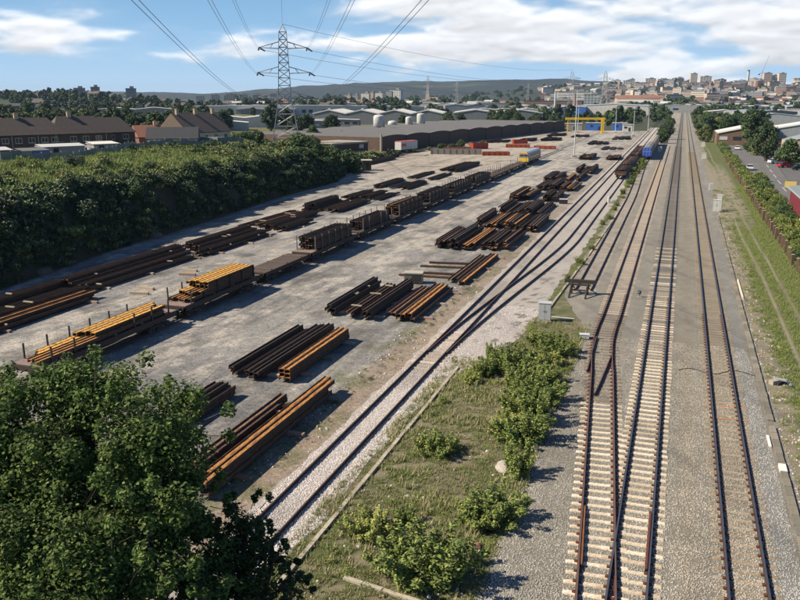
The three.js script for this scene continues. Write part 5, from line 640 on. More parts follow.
// ---- the long brick warehouse with its row of curved parapets
{
  const x0 = -98, D0 = 264, x1 = -62, D1 = 462, L = Math.hypot(x1 - x0, D1 - D0), ry = Math.atan2(D1 - D0, x1 - x0), t = thing('brick_warehouse', 'long dark brick warehouse with a row of shallow curved parapets', 'warehouse', x0, 0, D0, ry), n = 11, bw = L / n, H0 = 5.0, rise = 0.5, dep = 62;
  for (let i = 0; i < n; i++) { const s = new Shape(); s.us = 0.3; const a = i * bw, arc = [...Array(9)].map((_, k) => [a + bw * k / 8, H0 + rise * Math.sin(Math.PI * k / 8)]); for (let k = 0; k < 8; k++) s.quad([arc[k][0], 0, 0], [arc[k + 1][0], 0, 0], [arc[k + 1][0], arc[k + 1][1], 0], [arc[k][0], arc[k][1], 0]); s.build('wall', i === 3 ? M(0.10, 0.065, 0.055, 0.92, { map: grimeMap }) : M(0.085, 0.062, 0.055, 0.92, { map: grimeMap }), t); const r = new Shape(); r.us = 0.3; for (let k = 0; k < 8; k++) r.quad([arc[k][0], arc[k][1] - 0.12, -0.2], [arc[k + 1][0], arc[k + 1][1] - 0.12, -0.2], [arc[k + 1][0], arc[k + 1][1] - 0.12, -dep], [arc[k][0], arc[k][1] - 0.12, -dep]); r.build('roof', ROOF.felt, t); const c = new Shape(); for (let k = 0; k < 8; k++) { const [ax, ay] = arc[k], [bx, by] = arc[k + 1]; c.quad([ax, ay, 0.12], [bx, by, 0.12], [bx, by + 0.16, 0.12], [ax, ay + 0.16, 0.12]); c.quad([ax, ay + 0.16, 0.12], [bx, by + 0.16, 0.12], [bx, by + 0.16, -0.25], [ax, ay + 0.16, -0.25]); c.quad([ax, ay, 0.12], [ax, ay, -0.25], [bx, by, -0.25], [bx, by, 0.12]); } c.build('coping', M(0.22, 0.20, 0.18, 0.9), t); if (i) box('pilaster', M(0.07, 0.05, 0.045, 0.92), t, a, H0 / 2, 0.1, 0.5, H0, 0.22); }
  const e = new Shape(); e.us = 0.3; e.quad([0, 0, -dep], [0, 0, 0], [0, H0, 0], [0, H0, -dep]); e.quad([L, 0, 0], [L, 0, -dep], [L, H0, -dep], [L, H0, 0]); e.quad([0, 0, -dep], [L, 0, -dep], [L, H0, -dep], [0, H0, -dep]); e.build('end_wall', WALL.brick, t); box('concrete_pier', concreteM, t, -0.1, 3, 0.2, 0.8, 6.2, 0.5);
  const b = thing('brick_annexe', 'low brick annexe with flat pale roof at the near end of the warehouse', 'building', -104.5, 0, 246, 1.25); const s = new Shape(); s.us = 0.3; s.box(-10, 0, -9, 8, 4.2, 4); s.build('wall', M(0.12, 0.07, 0.058, 0.92, { map: grimeMap }), b); box('roof', M(0.40, 0.36, 0.29, 0.9, { map: grimeMap }), b, -1, 4.28, -2.5, 18.6, 0.16, 13.6); box('sign_board', whiteM, b, 4.5, 2.9, 4.06, 2.2, 1.2, 0.08); box('door', darkM, b, -2, 1.2, 4.05, 1.2, 2.3, 0.06); box('fascia', M(0.30, 0.27, 0.22, 0.9), b, -1, 4.02, 4.2, 18.6, 0.35, 0.14);
}
function silo(label, x, D, r, h, y0, m) { const t = thing('storage_silo', label, 'silo', x, 0, D, 0, 'white silos behind the brick warehouse'); const prof = [[0.01, 0], [r, 0.6], [r, h], [r * 0.8, h + r * 0.3], [0.01, h + r * 0.45]].map(([a, b]) => new THREE.Vector2(a, b + y0)); mesh('vessel', new THREE.LatheGeometry(prof, 20), m, t); for (let i = 0; i < 4; i++) { const s = new Shape(), a = i * 1.571 + 0.78; s.bar([Math.cos(a) * r * 0.9, 0, Math.sin(a) * r * 0.9], [Math.cos(a) * r * 0.9, y0 + 0.8, Math.sin(a) * r * 0.9], 0.14, 5); s.build('leg', galvM, t); } const p = new Shape(); p.bar([r + 0.3, 0, 0.4], [r + 0.3, y0 + h * 0.7, 0.4], 0.13, 6); p.build('pipe', whiteM, t); }
silo('largest white silo on legs, leftmost of the four', -127, 340, 2.5, 4.6, 5.2, whiteM); silo('squat white silo, second of the four', -132, 372, 2.2, 2.2, 4.2, whiteM); silo('white silo, third of the four', -128, 385, 1.7, 4.2, 4.0, whiteM); silo('tall white silo, rightmost of the four', -124, 392, 2.0, 5.2, 4.4, whiteM);
// ---- metal sheds and factories
function shedBuilding(label, x, D, ry, w, d, h, bays, wall, roof, o = {}) { // bays gables along the front
  const t = thing('industrial_shed', label, 'warehouse', x, o.y ?? 0, D, ry, o.group), bw = w / bays, rise = o.rise ?? Math.min(2.2, bw * 0.09); const s = new Shape(); s.us = 0.25; s.box(-w / 2, -0.5, -d, w / 2, h, 0); for (let i = 0; i < bays; i++) { const a = -w / 2 + i * bw; for (const z of [0, -d]) s.tri([a, h, z], [a + bw, h, z], [a + bw / 2, h + rise, z]); } s.build('wall', wall, t);
  for (let i = 0; i < bays; i++) { const a = -w / 2 + i * bw, r = new Shape(); r.us = 0.25; r.quad([a, h + 0.05, 0.3], [a + bw / 2, h + rise + 0.05, 0.3], [a + bw / 2, h + rise + 0.05, -d - 0.3], [a, h + 0.05, -d - 0.3]); r.quad([a + bw / 2, h + rise + 0.05, 0.3], [a + bw, h + 0.05, 0.3], [a + bw, h + 0.05, -d - 0.3], [a + bw / 2, h + rise + 0.05, -d - 0.3]); r.build('roof', roof, t); if (o.fascia) { const f = new Shape(); f.quad([a, h - 0.3, 0.32], [a + bw / 2, h + rise - 0.3, 0.32], [a + bw / 2, h + rise + 0.3, 0.32], [a, h + 0.3, 0.32]); f.quad([a + bw / 2, h + rise - 0.3, 0.32], [a + bw, h - 0.3, 0.32], [a + bw, h + 0.3, 0.32], [a + bw / 2, h + rise + 0.3, 0.32]); f.build('fascia', o.fascia, t); } if (o.vents) { const v = box('roof_vent', whiteM, t, a + bw / 2, h + rise + 0.5, -2 - (i % 2) * 3, 1.6, 1.2, 1.6); } }
  for (let i = 0; i < (o.windows || 0); i++) box('window', i % 3 ? glassM : whiteM, t, lerp(-w / 2, w / 2, (i + 0.5) / o.windows), h * 0.55, 0.05, w / o.windows * 0.6, h * 0.28, 0.08);
  if (o.door) box('loading_door', o.door, t, w * 0.22, h * 0.35, 0.05, 4, h * 0.68, 0.1); return t;
}
shedBuilding('wide grey shed with white fascias and four shallow gables', -192, 512, 0.24, 88, 60, 7.2, 4, M(0.22, 0.24, 0.25, 0.7, { map: grimeMap }), ROOF.white, { fascia: M(0.70, 0.69, 0.66, 0.7), vents: true, rise: 2.4, door: darkM });
shedBuilding('grey shed with white fascia right of the wide four-gabled one', -118, 545, 0.24, 60, 50, 7.5, 2, M(0.24, 0.26, 0.27, 0.7, { map: grimeMap }), ROOF.pale, { fascia: M(0.66, 0.65, 0.62, 0.7), rise: 2.2 });
shedBuilding('low shop building with a white window strip before the grey shed', -205, 470, 0.3, 30, 14, 4.2, 1, WALL.grey, ROOF.pale, { windows: 6, rise: 0.5 });
shedBuilding('pale shed seen left of the pylon', -246, 430, 0.5, 42, 26, 6, 2, WALL.white, ROOF.pale, { rise: 1.2, windows: 5 });
shedBuilding('long low glazed shed behind the pylon legs', -205, 425, 0.5, 36, 14, 4.6, 1, WALL.grey, ROOF.pale, { rise: 0.6, windows: 9 });
shedBuilding('white shed behind the gabled terrace', -232, 392, 0.5, 18, 14, 4.6, 1, WALL.white, ROOF.white, { rise: 0.8 });
shedBuilding('long pale office block beyond the pylon sheds', -330, 640, 0.42, 150, 24, 10, 1, WALL.white, ROOF.pale, { rise: 0.8, windows: 26 });
shedBuilding('grey factory left of the pylon in the distance', -420, 560, 0.6, 60, 26, 8, 2, WALL.grey, ROOF.pale, { rise: 1.5, windows: 8 });
shedBuilding('large white shed with a blue left half beside the main line', -62, 790, 0.05, 64, 46, 9.6, 1, WALL.white, ROOF.pale, { rise: 1.8, fascia: M(0.62, 0.66, 0.70, 0.6) });
shedBuilding('bright blue clad factory block with chimneys', -98, 772, 0.05, 26, 40, 8.6, 1, WALL.blue, ROOF.steel, { rise: 0.6, fascia: M(0.55, 0.62, 0.7, 0.6) });
for (const [x, D, y, h, r, m, l] of [[-113, 770, 0, 22, 0.9, whiteM, 'thin white chimney stack left of the blue factory'], [-99, 800, 0, 20, 1.2, M(0.36, 0.25, 0.2, 0.9), 'stubby brown chimney behind the blue factory']]) { const t = thing('chimney_stack', l, 'chimney', x, y, D); const s = new Shape(); s.bar([0, 0, 0], [0, h, 0], r * 1.15, 12, r); s.build('shaft', m, t); const c = new Shape(); c.bar([0, h, 0], [0, h + 0.6, 0], r * 1.2, 12); c.build('rim', M(0.25, 0.24, 0.23, 0.8), t); box('plinth', WALL.grey, t, 0, 1.2, 0, r * 3.4, 2.4, r * 3.4); }
{ const t = thing('storage_tank', 'white round storage tank beside the blue factory', 'tank', -119, 0, 760); mesh('vessel', new THREE.LatheGeometry([[0.01, 0], [4.4, 0], [4.4, 7], [3.4, 8.4], [0.01, 9]].map((p) => new THREE.Vector2(...p)), 24), whiteM, t); const s = new Shape(); s.bar([4.5, 0, 0], [4.5, 8, 0], 0.2, 5); s.build('ladder', galvM, t); }
// right of the line
shedBuilding('brown brick unit with a broad white roof beyond the hedge', 23.6, 350, 0.02, 20, 22, 4.6, 1, M(0.20, 0.135, 0.095, 0.9, { map: grimeMap }), ROOF.white, { rise: 2.2, fascia: M(0.75, 0.74, 0.7, 0.7), windows: 4 });
shedBuilding('white-roofed unit at the right edge behind the car park trees', 52, 395, 0.0, 26, 24, 5.0, 1, WALL.steel, ROOF.white, { rise: 2.4, fascia: M(0.7, 0.7, 0.68, 0.7) });
shedBuilding('low grey curved-roof unit at the right edge by the parked cars', 40, 300, 0.0, 12, 18, 4.0, 1, WALL.tan, ROOF.steel, { rise: 1.8 });
shedBuilding('long blue-grey roofed shed right of the line in the distance', 72, 580, 0.0, 62, 40, 6, 2, WALL.steel, ROOF.steel, { rise: 1.6 });
shedBuilding('pale roofed shed right of the line beyond the tree belt', 46, 700, 0.0, 60, 40, 6, 2, WALL.grey, ROOF.pale, { rise: 1.6 });
{ const t = thing('red_building', 'maroon clad flat-roofed building at the right edge beyond the hedge', 'building', 26.6, 0, 137); const s = new Shape(); s.us = 0.3; s.box(-8, 0.5, -15.5, 8, 3.9, 15); s.build('wall', WALL.maroon, t); const b = new Shape(); b.box(-8.06, 0, -15.56, 8.06, 0.5, 15.06); b.build('plinth', M(0.46, 0.36, 0.24, 0.9), t); const r = new Shape(); r.us = 0.3; r.quad([-8.5, 3.95, 15.4], [0, 4.9, 15.4], [0, 4.9, -16], [-8.5, 3.95, -16]); r.quad([0, 4.9, 15.4], [8.5, 3.95, 15.4], [8.5, 3.95, -16], [0, 4.9, -16]); r.tri([-8.5, 3.95, 15.4], [8.5, 3.95, 15.4], [0, 4.9, 15.4]); r.tri([-8.5, 3.95, -16], [8.5, 3.95, -16], [0, 4.9, -16]); r.build('roof', M(0.24, 0.29, 0.30, 0.7, { map: grimeMap }), t); box('gutter', M(0.30, 0.33, 0.34, 0.6), t, -8.5, 3.86, -0.3, 0.16, 0.2, 31.4); box('door', M(0.12, 0.02, 0.03, 0.6), t, -8.03, 1.6, 6, 0.06, 2.2, 1.2); }
{ const t = thing('yellow_barrier', 'small yellow sign panel beside the road', 'sign', 22.3, 0, 184); box('panel', M(0.62, 0.48, 0.14, 0.7), t, 0, 1.2, 0, 2.2, 1.3, 0.1); for (const q of [-0.9, 0.9]) box('leg', galvM, t, q, 0.35, 0, 0.1, 0.7, 0.1); }
// ---- parked cars
function car(label, x, D, ry, m) {
  const t = thing('parked_car', label, 'car', x, 0.02, D, ry, 'cars in the car park'); const side = [[-2.05, 0.35], [-2.1, 0.7], [-1.95, 0.92], [-1.1, 0.98], [0.95, 1.0], [1.9, 0.88], [2.1, 0.65], [2.05, 0.35]], s = new Shape(), w = 0.84; for (let i = 0; i < side.length; i++) { const a = side[i], b = side[(i + 1) % side.length]; s.quad([a[0], a[1], w], [b[0], b[1], w], [b[0], b[1], -w], [a[0], a[1], -w]); } for (const z of [w, -w]) for (let i = 1; i < side.length - 1; i++) s.tri([...side[0], z], [...side[i], z], [...side[i + 1], z]); s.build('body', m, t);
  const g = [[-1.6, 0.96], [-1.15, 1.42], [0.35, 1.45], [1.05, 0.99]], q = new Shape(), v = 0.74; for (const z of [v, -v]) q.quad([...g[0], z], [...g[3], z], [...g[2], z * 0.88], [...g[1], z * 0.88]); q.quad([...g[0], v], [...g[1], v * 0.88], [...g[1], -v * 0.88], [...g[0], -v]); q.quad([...g[3], v], [...g[3], -v], [...g[2], -v * 0.88], [...g[2], v * 0.88]); q.build('cabin', glassM, t); const rf = new Shape(); rf.box(-1.17, 1.42, -v * 0.9, 0.37, 1.49, v * 0.9); rf.build('roof', m, t);
  for (const px of [-1.3, 1.3]) for (const z of [-0.78, 0.78]) { const c = new THREE.CylinderGeometry(0.31, 0.31, 0.2, 14); c.rotateX(Math.PI / 2); const o = mesh('wheel', c, blackM, t); o.position.set(px, 0.31, z); } for (const z of [-0.6, 0.6]) box('headlight', whiteM, t, 2.06, 0.68, z, 0.08, 0.16, 0.3); return t;
}
car('red hatchback parked under the car park trees', 27.6, 243, 0.5, M(0.34, 0.02, 0.025, 0.3)); car('white car parked behind the red hatchback', 26.4, 256, 0.5, M(0.6, 0.6, 0.6, 0.3)); car('black car parked right of the red hatchback', 30.4, 236, 0.4, M(0.02, 0.02, 0.024, 0.25)); car('dark red car at the right picture edge', 32.6, 231, 0.4, M(0.12, 0.015, 0.02, 0.3)); car('small white car at the far end of the road', 19.6, 318, 1.5, M(0.65, 0.65, 0.65, 0.3)); car('silver car at the hedge side of the road', 17.9, 232, 1.5, M(0.45, 0.46, 0.47, 0.3));
// ---- yard things: lamp masts, gantry crane, skips, container, steel frames
function mast(label, x, D, h, arms) { const t = thing('lamp_mast', label, 'lamp post', x, 0, D, 0.3); const s = new Shape(); s.bar([0, 0, 0], [0, h, 0], 0.2, 10, 0.1); s.build('pole', M(0.55, 0.56, 0.56, 0.5, { metalness: 0.3 }), t); box('base', concreteM, t, 0, 0.25, 0, 1.4, 0.5, 1.4); const a = new Shape(); a.bar([-1.2, h, 0], [1.2, h, 0], 0.07, 6); a.build('cross_arm', galvM, t); for (const q of arms) box('floodlight', M(0.35, 0.36, 0.37, 0.5), t, q, h - 0.2, 0.12, 0.6, 0.4, 0.3, 0, 0, 0.5); }
mast('tallest lamp mast standing in the middle of the yard', -31.8, 263, 22, [-1, -0.35, 0.35, 1]); mast('lamp mast left of the gantry crane post at the far end of the yard', -52, 440, 14, [-0.8, 0.8]); mast('lamp mast near the head of the sidings', -21.9, 409, 13, [-0.8, 0.8]); mast('lamp mast behind the siding lamp, beside the trees', -16.9, 455, 13, [-0.8, 0.8]); mast('lamp mast between the crane and the siding lamp', -32.5, 438, 13, [-0.8, 0.8]);
{ const t = thing('gantry_crane', 'yellow overhead gantry crane at the far end of the yard', 'crane', -48, 0, 437, 0.25), y = M(0.66, 0.42, 0.02, 0.55); const s = new Shape(); s.box(8.2, 0, -1.1, 9.6, 7.2, -0.1); s.box(8.2, 0, 0.9, 9.6, 7.2, 1.9); s.build('leg', y, t); box('leg', y, t, -9, 3.4, 0.4, 0.6, 6.8, 0.6); box('girder', y, t, 0, 7.2, 0.4, 20.5, 1.1, 1.3); box('trolley', darkM, t, 3, 6.4, 0.4, 2, 0.7, 1.6); box('end_carriage', y, t, 8.9, 0.35, 0.4, 1.6, 0.7, 4.4); const c = new Shape(); c.bar([3, 6.2, 0.4], [3, 3.2, 0.4], 0.07, 5); c.build('hoist_rope', darkM, t); }
function skip(name, label, cat, x, D, ry, w, h, d, m, ribs = 4) { const t = thing(name, label, cat, x, 0, D, ry); const s = new Shape(), q = 0.12; s.box(-w / 2, 0.1, -d / 2, w / 2, 0.2, d / 2); s.box(-w / 2, 0.2, d / 2 - q, w / 2, h, d / 2); s.box(-w / 2, 0.2, -d / 2, w / 2, h, -d / 2 + q); s.box(-w / 2, 0.2, -d / 2 + q, -w / 2 + q, h, d / 2 - q); s.box(w / 2 - q, 0.2, -d / 2 + q, w / 2, h, d / 2 - q); s.build('body', m, t); for (let i = 0; i < ribs; i++) box('rib', m, t, lerp(-w / 2 + 0.2, w / 2 - 0.2, i / (ribs - 1)), h / 2 + 0.1, d / 2 + 0.06, 0.14, h - 0.1, 0.1); for (const z of [-1, 1]) box('skid', darkM, t, 0, 0.05, z * d * 0.35, w, 0.1, 0.2); return t; }
const redM = M(0.46, 0.06, 0.03, 0.6, { map: rustMap }), orM = M(0.50, 0.10, 0.035, 0.65, { map: rustMap });
skip('steel_skip', 'bright red open skip before the brick warehouse', 'skip', -70, 292, 0.9, 7, 2.2, 2.4, redM); skip('steel_skip', 'low orange-red steel cradle on the pale hardstanding', 'skip', -57, 262, 0.3, 9, 1.2, 2.4, orM, 6); skip('steel_skip', 'orange-red steel cradle beyond the locomotive', 'skip', -58, 305, 0.2, 9, 1.2, 2.4, orM, 6); skip('steel_skip', 'small red skip by the far beams', 'skip', -62, 330, 0.5, 6, 1.6, 2.4, redM); skip('steel_skip', 'rusty red steel tray left of the bright red skip', 'skip', -76, 284, 0.2, 10, 1.0, 2.4, M(0.28, 0.07, 0.05, 0.7, { map: rustMap }), 5); skip('concrete_bay', 'long grey low-sided concrete bay before the warehouse', 'bay', -71, 264, 0.22, 17, 1.7, 3.4, M(0.26, 0.245, 0.22, 0.9, { map: grimeMap }), 9);
skip('steel_skip', 'orange-red steel cradle far right of the locomotive', 'skip', -47, 300, 0.1, 8, 1.1, 2.4, orM, 5);
{ const t = thing('covered_trailer', 'white trailer with a red stripe parked by the warehouse wall', 'trailer', -90, 0, 268, 1.35); const s = new Shape(); s.box(-5.5, 1.0, -1.25, 5.5, 3.7, 1.25); s.build('body', whiteM, t); box('roof', M(0.50, 0.09, 0.06, 0.6), t, 0, 3.78, 0, 11.1, 0.14, 2.6); box('stripe', M(0.50, 0.07, 0.05, 0.6), t, -3.6, 2.6, 1.27, 3, 1.0, 0.03); for (const px of [-4, 3, 4.2]) for (const z of [-1, 1]) { const c = new THREE.CylinderGeometry(0.5, 0.5, 0.3, 14); c.rotateX(Math.PI / 2); const o = mesh('wheel', c, blackM, t); o.position.set(px, 0.5, z); } box('chassis', darkM, t, 0, 0.9, 0, 10.6, 0.22, 1.2); }
{ const t = thing('site_cabin', 'weathered dark cabin on the path at the end of the cutting', 'cabin', -77.5, 0, 198, 0.4); box('wall', M(0.13, 0.10, 0.08, 0.9, { map: grimeMap }), t, 0, 1.3, 0, 2.4, 2.6, 3); box('roof', M(0.45, 0.40, 0.33, 0.9), t, 0, 2.68, 0, 2.8, 0.14, 3.4); box('door', darkM, t, 0.2, 1.1, 1.52, 0.9, 2, 0.05); }
{ const r = rng(123); for (const [x, D, w, h, d, m, l] of [[-46, 470, 10, 4, 6, WALL.blue, 'blue container shed left of the crane post'], [-33, 474, 8, 4, 6, WALL.blue, 'blue container shed right of the crane post'], [-60, 468, 14, 3.6, 6, WALL.grey, 'long grey cabin behind the crane girder'], [-28, 462, 5, 3.6, 5, WALL.white, 'small white cabin right of the crane'], [-68, 455, 5, 2.4, 2.4, WALL.white, 'white van-sized cabin at the far end of the yard']]) { const t = thing('yard_cabin', l, 'cabin', x, 0, D, 0.1); box('wall', m, t, 0, h / 2, 0, w, h, d); box('roof', ROOF.pale, t, 0, h + 0.12, 0, w + 0.4, 0.24, d + 0.4); box('door', darkM, t, w * 0.2, 1.1, d / 2 + 0.04, 1, 2.1, 0.08); box('window', glassM, t, -w * 0.2, h * 0.6, d / 2 + 0.04, 1.6, 1.0, 0.06); }
  for (const [x, D0, D1, w] of [[-75, 330, 352, 'the far beams before the warehouse'], [-66, 342, 366, 'the second far beams before the warehouse'], [-56, 350, 372, 'the far beams left of the tall lamp mast'], [-60, 392, 418, 'the beams near the gantry crane'], [-48, 386, 410, 'the low beams before the gantry crane'], [-34, 330, 352, 'the far beams right of the tall lamp mast'], [-28, 370, 396, 'the long low beams by the siding head'], [-26, 300, 318, 'the grey low beams by the siding']]) for (let k = 0; k < 3; k++) pile(x + k * 2.6, D0 + k * 2, D1 - k * 3, 4, 1 + Math.floor(r() * 3), ['brown', 'dark', 'grey', 'brick'], w, 900 + k + Math.round(D0), { mass: true, noBearers: true, y: 0.15, group: 'piles in ' + w }); }

// ================================================================ PYLONS AND WIRES
const latticeM = M(0.30, 0.305, 0.305, 0.65), insM = M(0.05, 0.04, 0.04, 0.4);
function pylon(label, x, D, y0, ry, H0, k, near) {          // tower with three pairs of cross arms; returns arm tips in world space
  const t = thing('lattice_pylon', label, 'pylon', x, y0, D, ry), W = (y) => (y < H0 * 0.42 ? lerp(9.4, 4.0, y / (H0 * 0.42)) : lerp(4.0, 2.3, (y / H0 - 0.42) / 0.52)) * k, r = near ? 0.19 : 0.22, rs = near ? 0.085 : 0.12;
  const lv = near ? [0, 0.09, 0.19, 0.29, 0.38, 0.45, 0.52, 0.58, 0.64, 0.70, 0.76, 0.82, 0.88, 0.94] : [0, 0.15, 0.3, 0.42, 0.54, 0.66, 0.78, 0.94], ys = lv.map((f) => f * H0);
  for (const [sx, sz] of [[-1, -1], [1, -1], [1, 1], [-1, 1]]) { const s = new Shape(); for (let i = 0; i < ys.length - 1; i++) s.bar([sx * W(ys[i]) / 2, ys[i], sz * W(ys[i]) / 2], [sx * W(ys[i + 1]) / 2, ys[i + 1], sz * W(ys[i + 1]) / 2], r * (1 - 0.4 * i / ys.length), 4); s.bar([sx * W(ys.at(-1)) / 2, ys.at(-1), sz * W(ys.at(-1)) / 2], [0, H0, 0], r * 0.6, 4); s.build('leg', latticeM, t); }
  const br = new Shape(); for (let i = 0; i < ys.length - 1; i++) { const a = W(ys[i]) / 2, b = W(ys[i + 1]) / 2; for (const [p, q] of [[[-1, -1], [1, -1]], [[1, -1], [1, 1]], [[1, 1], [-1, 1]], [[-1, 1], [-1, -1]]]) { br.bar([p[0] * a, ys[i], p[1] * a], [q[0] * b, ys[i + 1], q[1] * b], rs, 3); br.bar([q[0] * a, ys[i], q[1] * a], [p[0] * b, ys[i + 1], p[1] * b], rs, 3); br.bar([p[0] * b, ys[i + 1], p[1] * b], [q[0] * b, ys[i + 1], q[1] * b], rs, 3); } } br.build('bracing', latticeM, t);
  const tips = [], m = new THREE.Matrix4().compose(new THREE.Vector3(x, y0, -D), new THREE.Quaternion().setFromAxisAngle(new THREE.Vector3(0, 1, 0), ry), new THREE.Vector3(1, 1, 1));
  [[0.42, 1.06], [0.615, 0.98], [0.81, 0.90]].forEach(([f, q]) => { for (const sx of [-1, 1]) { const y = H0 * f, w = W(y) / 2, tip = [sx * 8.2 * q * k, y + 0.3, 0], a = new Shape(); for (const sz of [-1, 1]) { a.bar([sx * w, y, sz * w], tip, rs * 1.4, 4); a.bar([sx * w, y + 2.0 * k, sz * w], tip, rs * 1.4, 4); const mid = [lerp(sx * w, tip[0], 0.45), y + 0.15, sz * w * 0.55]; a.bar(mid, [lerp(sx * w, tip[0], 0.3), y + 1.4 * k, sz * w * 0.68], rs, 3); } a.build('cross_arm', latticeM, t); if (near) { for (const dz of [1, -1]) { const ins = new Shape(); ins.bar(tip, [tip[0] + (dz < 0 ? 1.6 : -0.2), tip[1] - 0.9, dz * 2.6], 0.22, 8); ins.build('insulator', insM, t); } } tips.push(new THREE.Vector3(...tip).applyMatrix4(m)); } });
  tips.push(new THREE.Vector3(0, H0, 0).applyMatrix4(m)); return tips;
}
const P1 = pylon('large lattice pylon standing behind the end of the cutting', -119.5, 235, 2.2, 0.47, 38.3, 1.0, true);
const P2 = pylon('distant pylon left of the blue factory', -96, 750, 0, 0.1, 41, 1, false), P3 = pylon('distant pylon with broad arms above the white shed', -71.5, 800, 0, -0.1, 41, 1.1, false);
const P4 = pylon('faint far pylon before the wooded ridge', -404, 1500, 0, 0, 46, 1, false); pylon('faint far pylon left of the long office roofs', -461, 1500, 0, 0, 55, 1.2, false); pylon('thin far pylon between the ridge and the blue factory', -270, 1500, 0, 0, 40, 0.8, false);
function wire(a, b, sag, rad, parent, label, cat) { const pts = []; for (let i = 0; i <= 24; i++) { const t = i / 24; pts.push(new THREE.Vector3().lerpVectors(a, b, t).add(new THREE.Vector3(0, -4 * sag * t * (1 - t), 0))); } const m = mesh('power_line', new THREE.TubeGeometry(new THREE.CatmullRomCurve3(pts), 48, rad, 4), M(0.10, 0.10, 0.105, 0.6)); tag(m, label, 'power line', 'overhead power lines'); return m; }
{ // the next tower stands behind the bridge: the line passes overhead
  const dir = new THREE.Vector3(-119.5, 0, -235).normalize(), side = new THREE.Vector3(Math.cos(0.47), 0, -Math.sin(0.47)), nx = [], names = ['lower left', 'lower right', 'middle left', 'middle right', 'upper left', 'upper right'];
  [[36, 8.7], [43.8, 8.0], [47, 7.4]].forEach(([y, a]) => { for (const s of [-1, 1]) nx.push(dir.clone().multiplyScalar(-70).addScaledVector(side, s * a).setY(y)); }); nx.push(dir.clone().multiplyScalar(-70).setY(52));
  for (let i = 0; i < 6; i++) for (const q of [-0.22, 0.22]) wire(P1[i].clone().addScaledVector(side, q).add(new THREE.Vector3(0, -0.6, 0)), nx[i].clone().addScaledVector(side, q), 5, 0.028, null, 'one of the twin ' + names[i] + ' wires rising overhead from the large pylon');
  wire(P1[6], nx[6], 3, 0.03, null, 'single earth wire rising overhead from the large pylon tip');
  for (let i = 0; i < 6; i++) wire(P1[i].clone().add(new THREE.Vector3(0, -0.6, 0)), P2[i], 6, 0.05, null, names[i] + ' wire running right from the large pylon to the distant one'); wire(P1[6], P2[6], 5, 0.05, null, 'earth wire running right from the large pylon to the distant one');
}

// ================================================================ THE CITY AND THE HILLS
const RIDGE = [[-9000, 40], [-4200, 42], [-3500, 38], [-3200, 28], [-3038, 30], [-2800, 50], [-2420, 76], [-2060, 90], [-1720, 100], [-1400, 101], [-1070, 107], [-700, 110], [-470, 96], [-190, 84], [80, 84], [600, 74], [1600, 60], [9000, 50]];
const ridge = (x) => { let i = 0; while (i < RIDGE.length - 2 && x > RIDGE[i + 1][0]) i++; const [a, ha] = RIDGE[i], [b, hb] = RIDGE[i + 1]; return lerp(ha, hb, clamp((x - a) / (b - a))) + (fbm2(x * 0.01, 1, 4, 3) - 0.5) * 9; };
struct('wooded_hills', sheet((D) => -1.5 * D, (D) => 0.6 * D, 3100, 6500, 340, () => 50, (x, D) => ridge(x / D * 5000) * Math.pow(sstep(3100, 5000, D), 0.8) * (D > 5000 ? 1 - (D - 5000) / 3000 : 1) + (fbm2(x * 0.012, D * 0.012, 3, 6) - 0.5) * 10 * sstep(3100, 3400, D) - 0.3, (x, D) => { const n = fbm2(x * 0.0025, D * 0.0035, 4, 14), f = sstep(0.64, 0.70, n); return mix3(mul3([0.011, 0.022, 0.013], 0.5 + 1.2 * fbm2(x * 0.02, D * 0.02, 3, 15)), [0.10, 0.125, 0.05], f * 0.7); }, 220), M(1, 1, 1, 1, { map: woodMap, vertexColors: true }), 'wooded ridge with pale fields along the skyline');
const cityH = (x, D) => { const a = x / D * 2600; const w = sstep(-900, -250, a) * (1 - 0.3 * sstep(500, 900, a)); return 46 * w * Math.pow(sstep(1500, 2750, D), 1.2) + 3; };
struct('city_hill', sheet((D) => -0.62 * D, (D) => 0.42 * D, 1450, 3000, 120, () => 40, (x, D) => cityH(x, D) * sstep(1450, 1600, D) - 0.2, (x, D) => mul3([0.04, 0.055, 0.03], 0.6 + 0.8 * fbm2(x * 0.02, D * 0.02, 3, 17)), 60), turfM, 'hill rising under the city');
const leftH = (x, D) => { const a = x / D; return 17 * sstep(-0.62, -0.86, a) * sstep(560, 980, D); };
struct('town_hill', sheet((D) => -1.5 * D, (D) => -0.58 * D, 560, 1500, 90, () => 25, (x, D) => leftH(x, D) - 0.05, (x, D) => mul3([0.04, 0.06, 0.028], 0.6 + 0.8 * fbm2(x * 0.03, D * 0.03, 3, 18)), 40), turfM, 'low wooded hill with houses at the far left');
const bandM = M(0.13, 0.14, 0.155, 0.4);
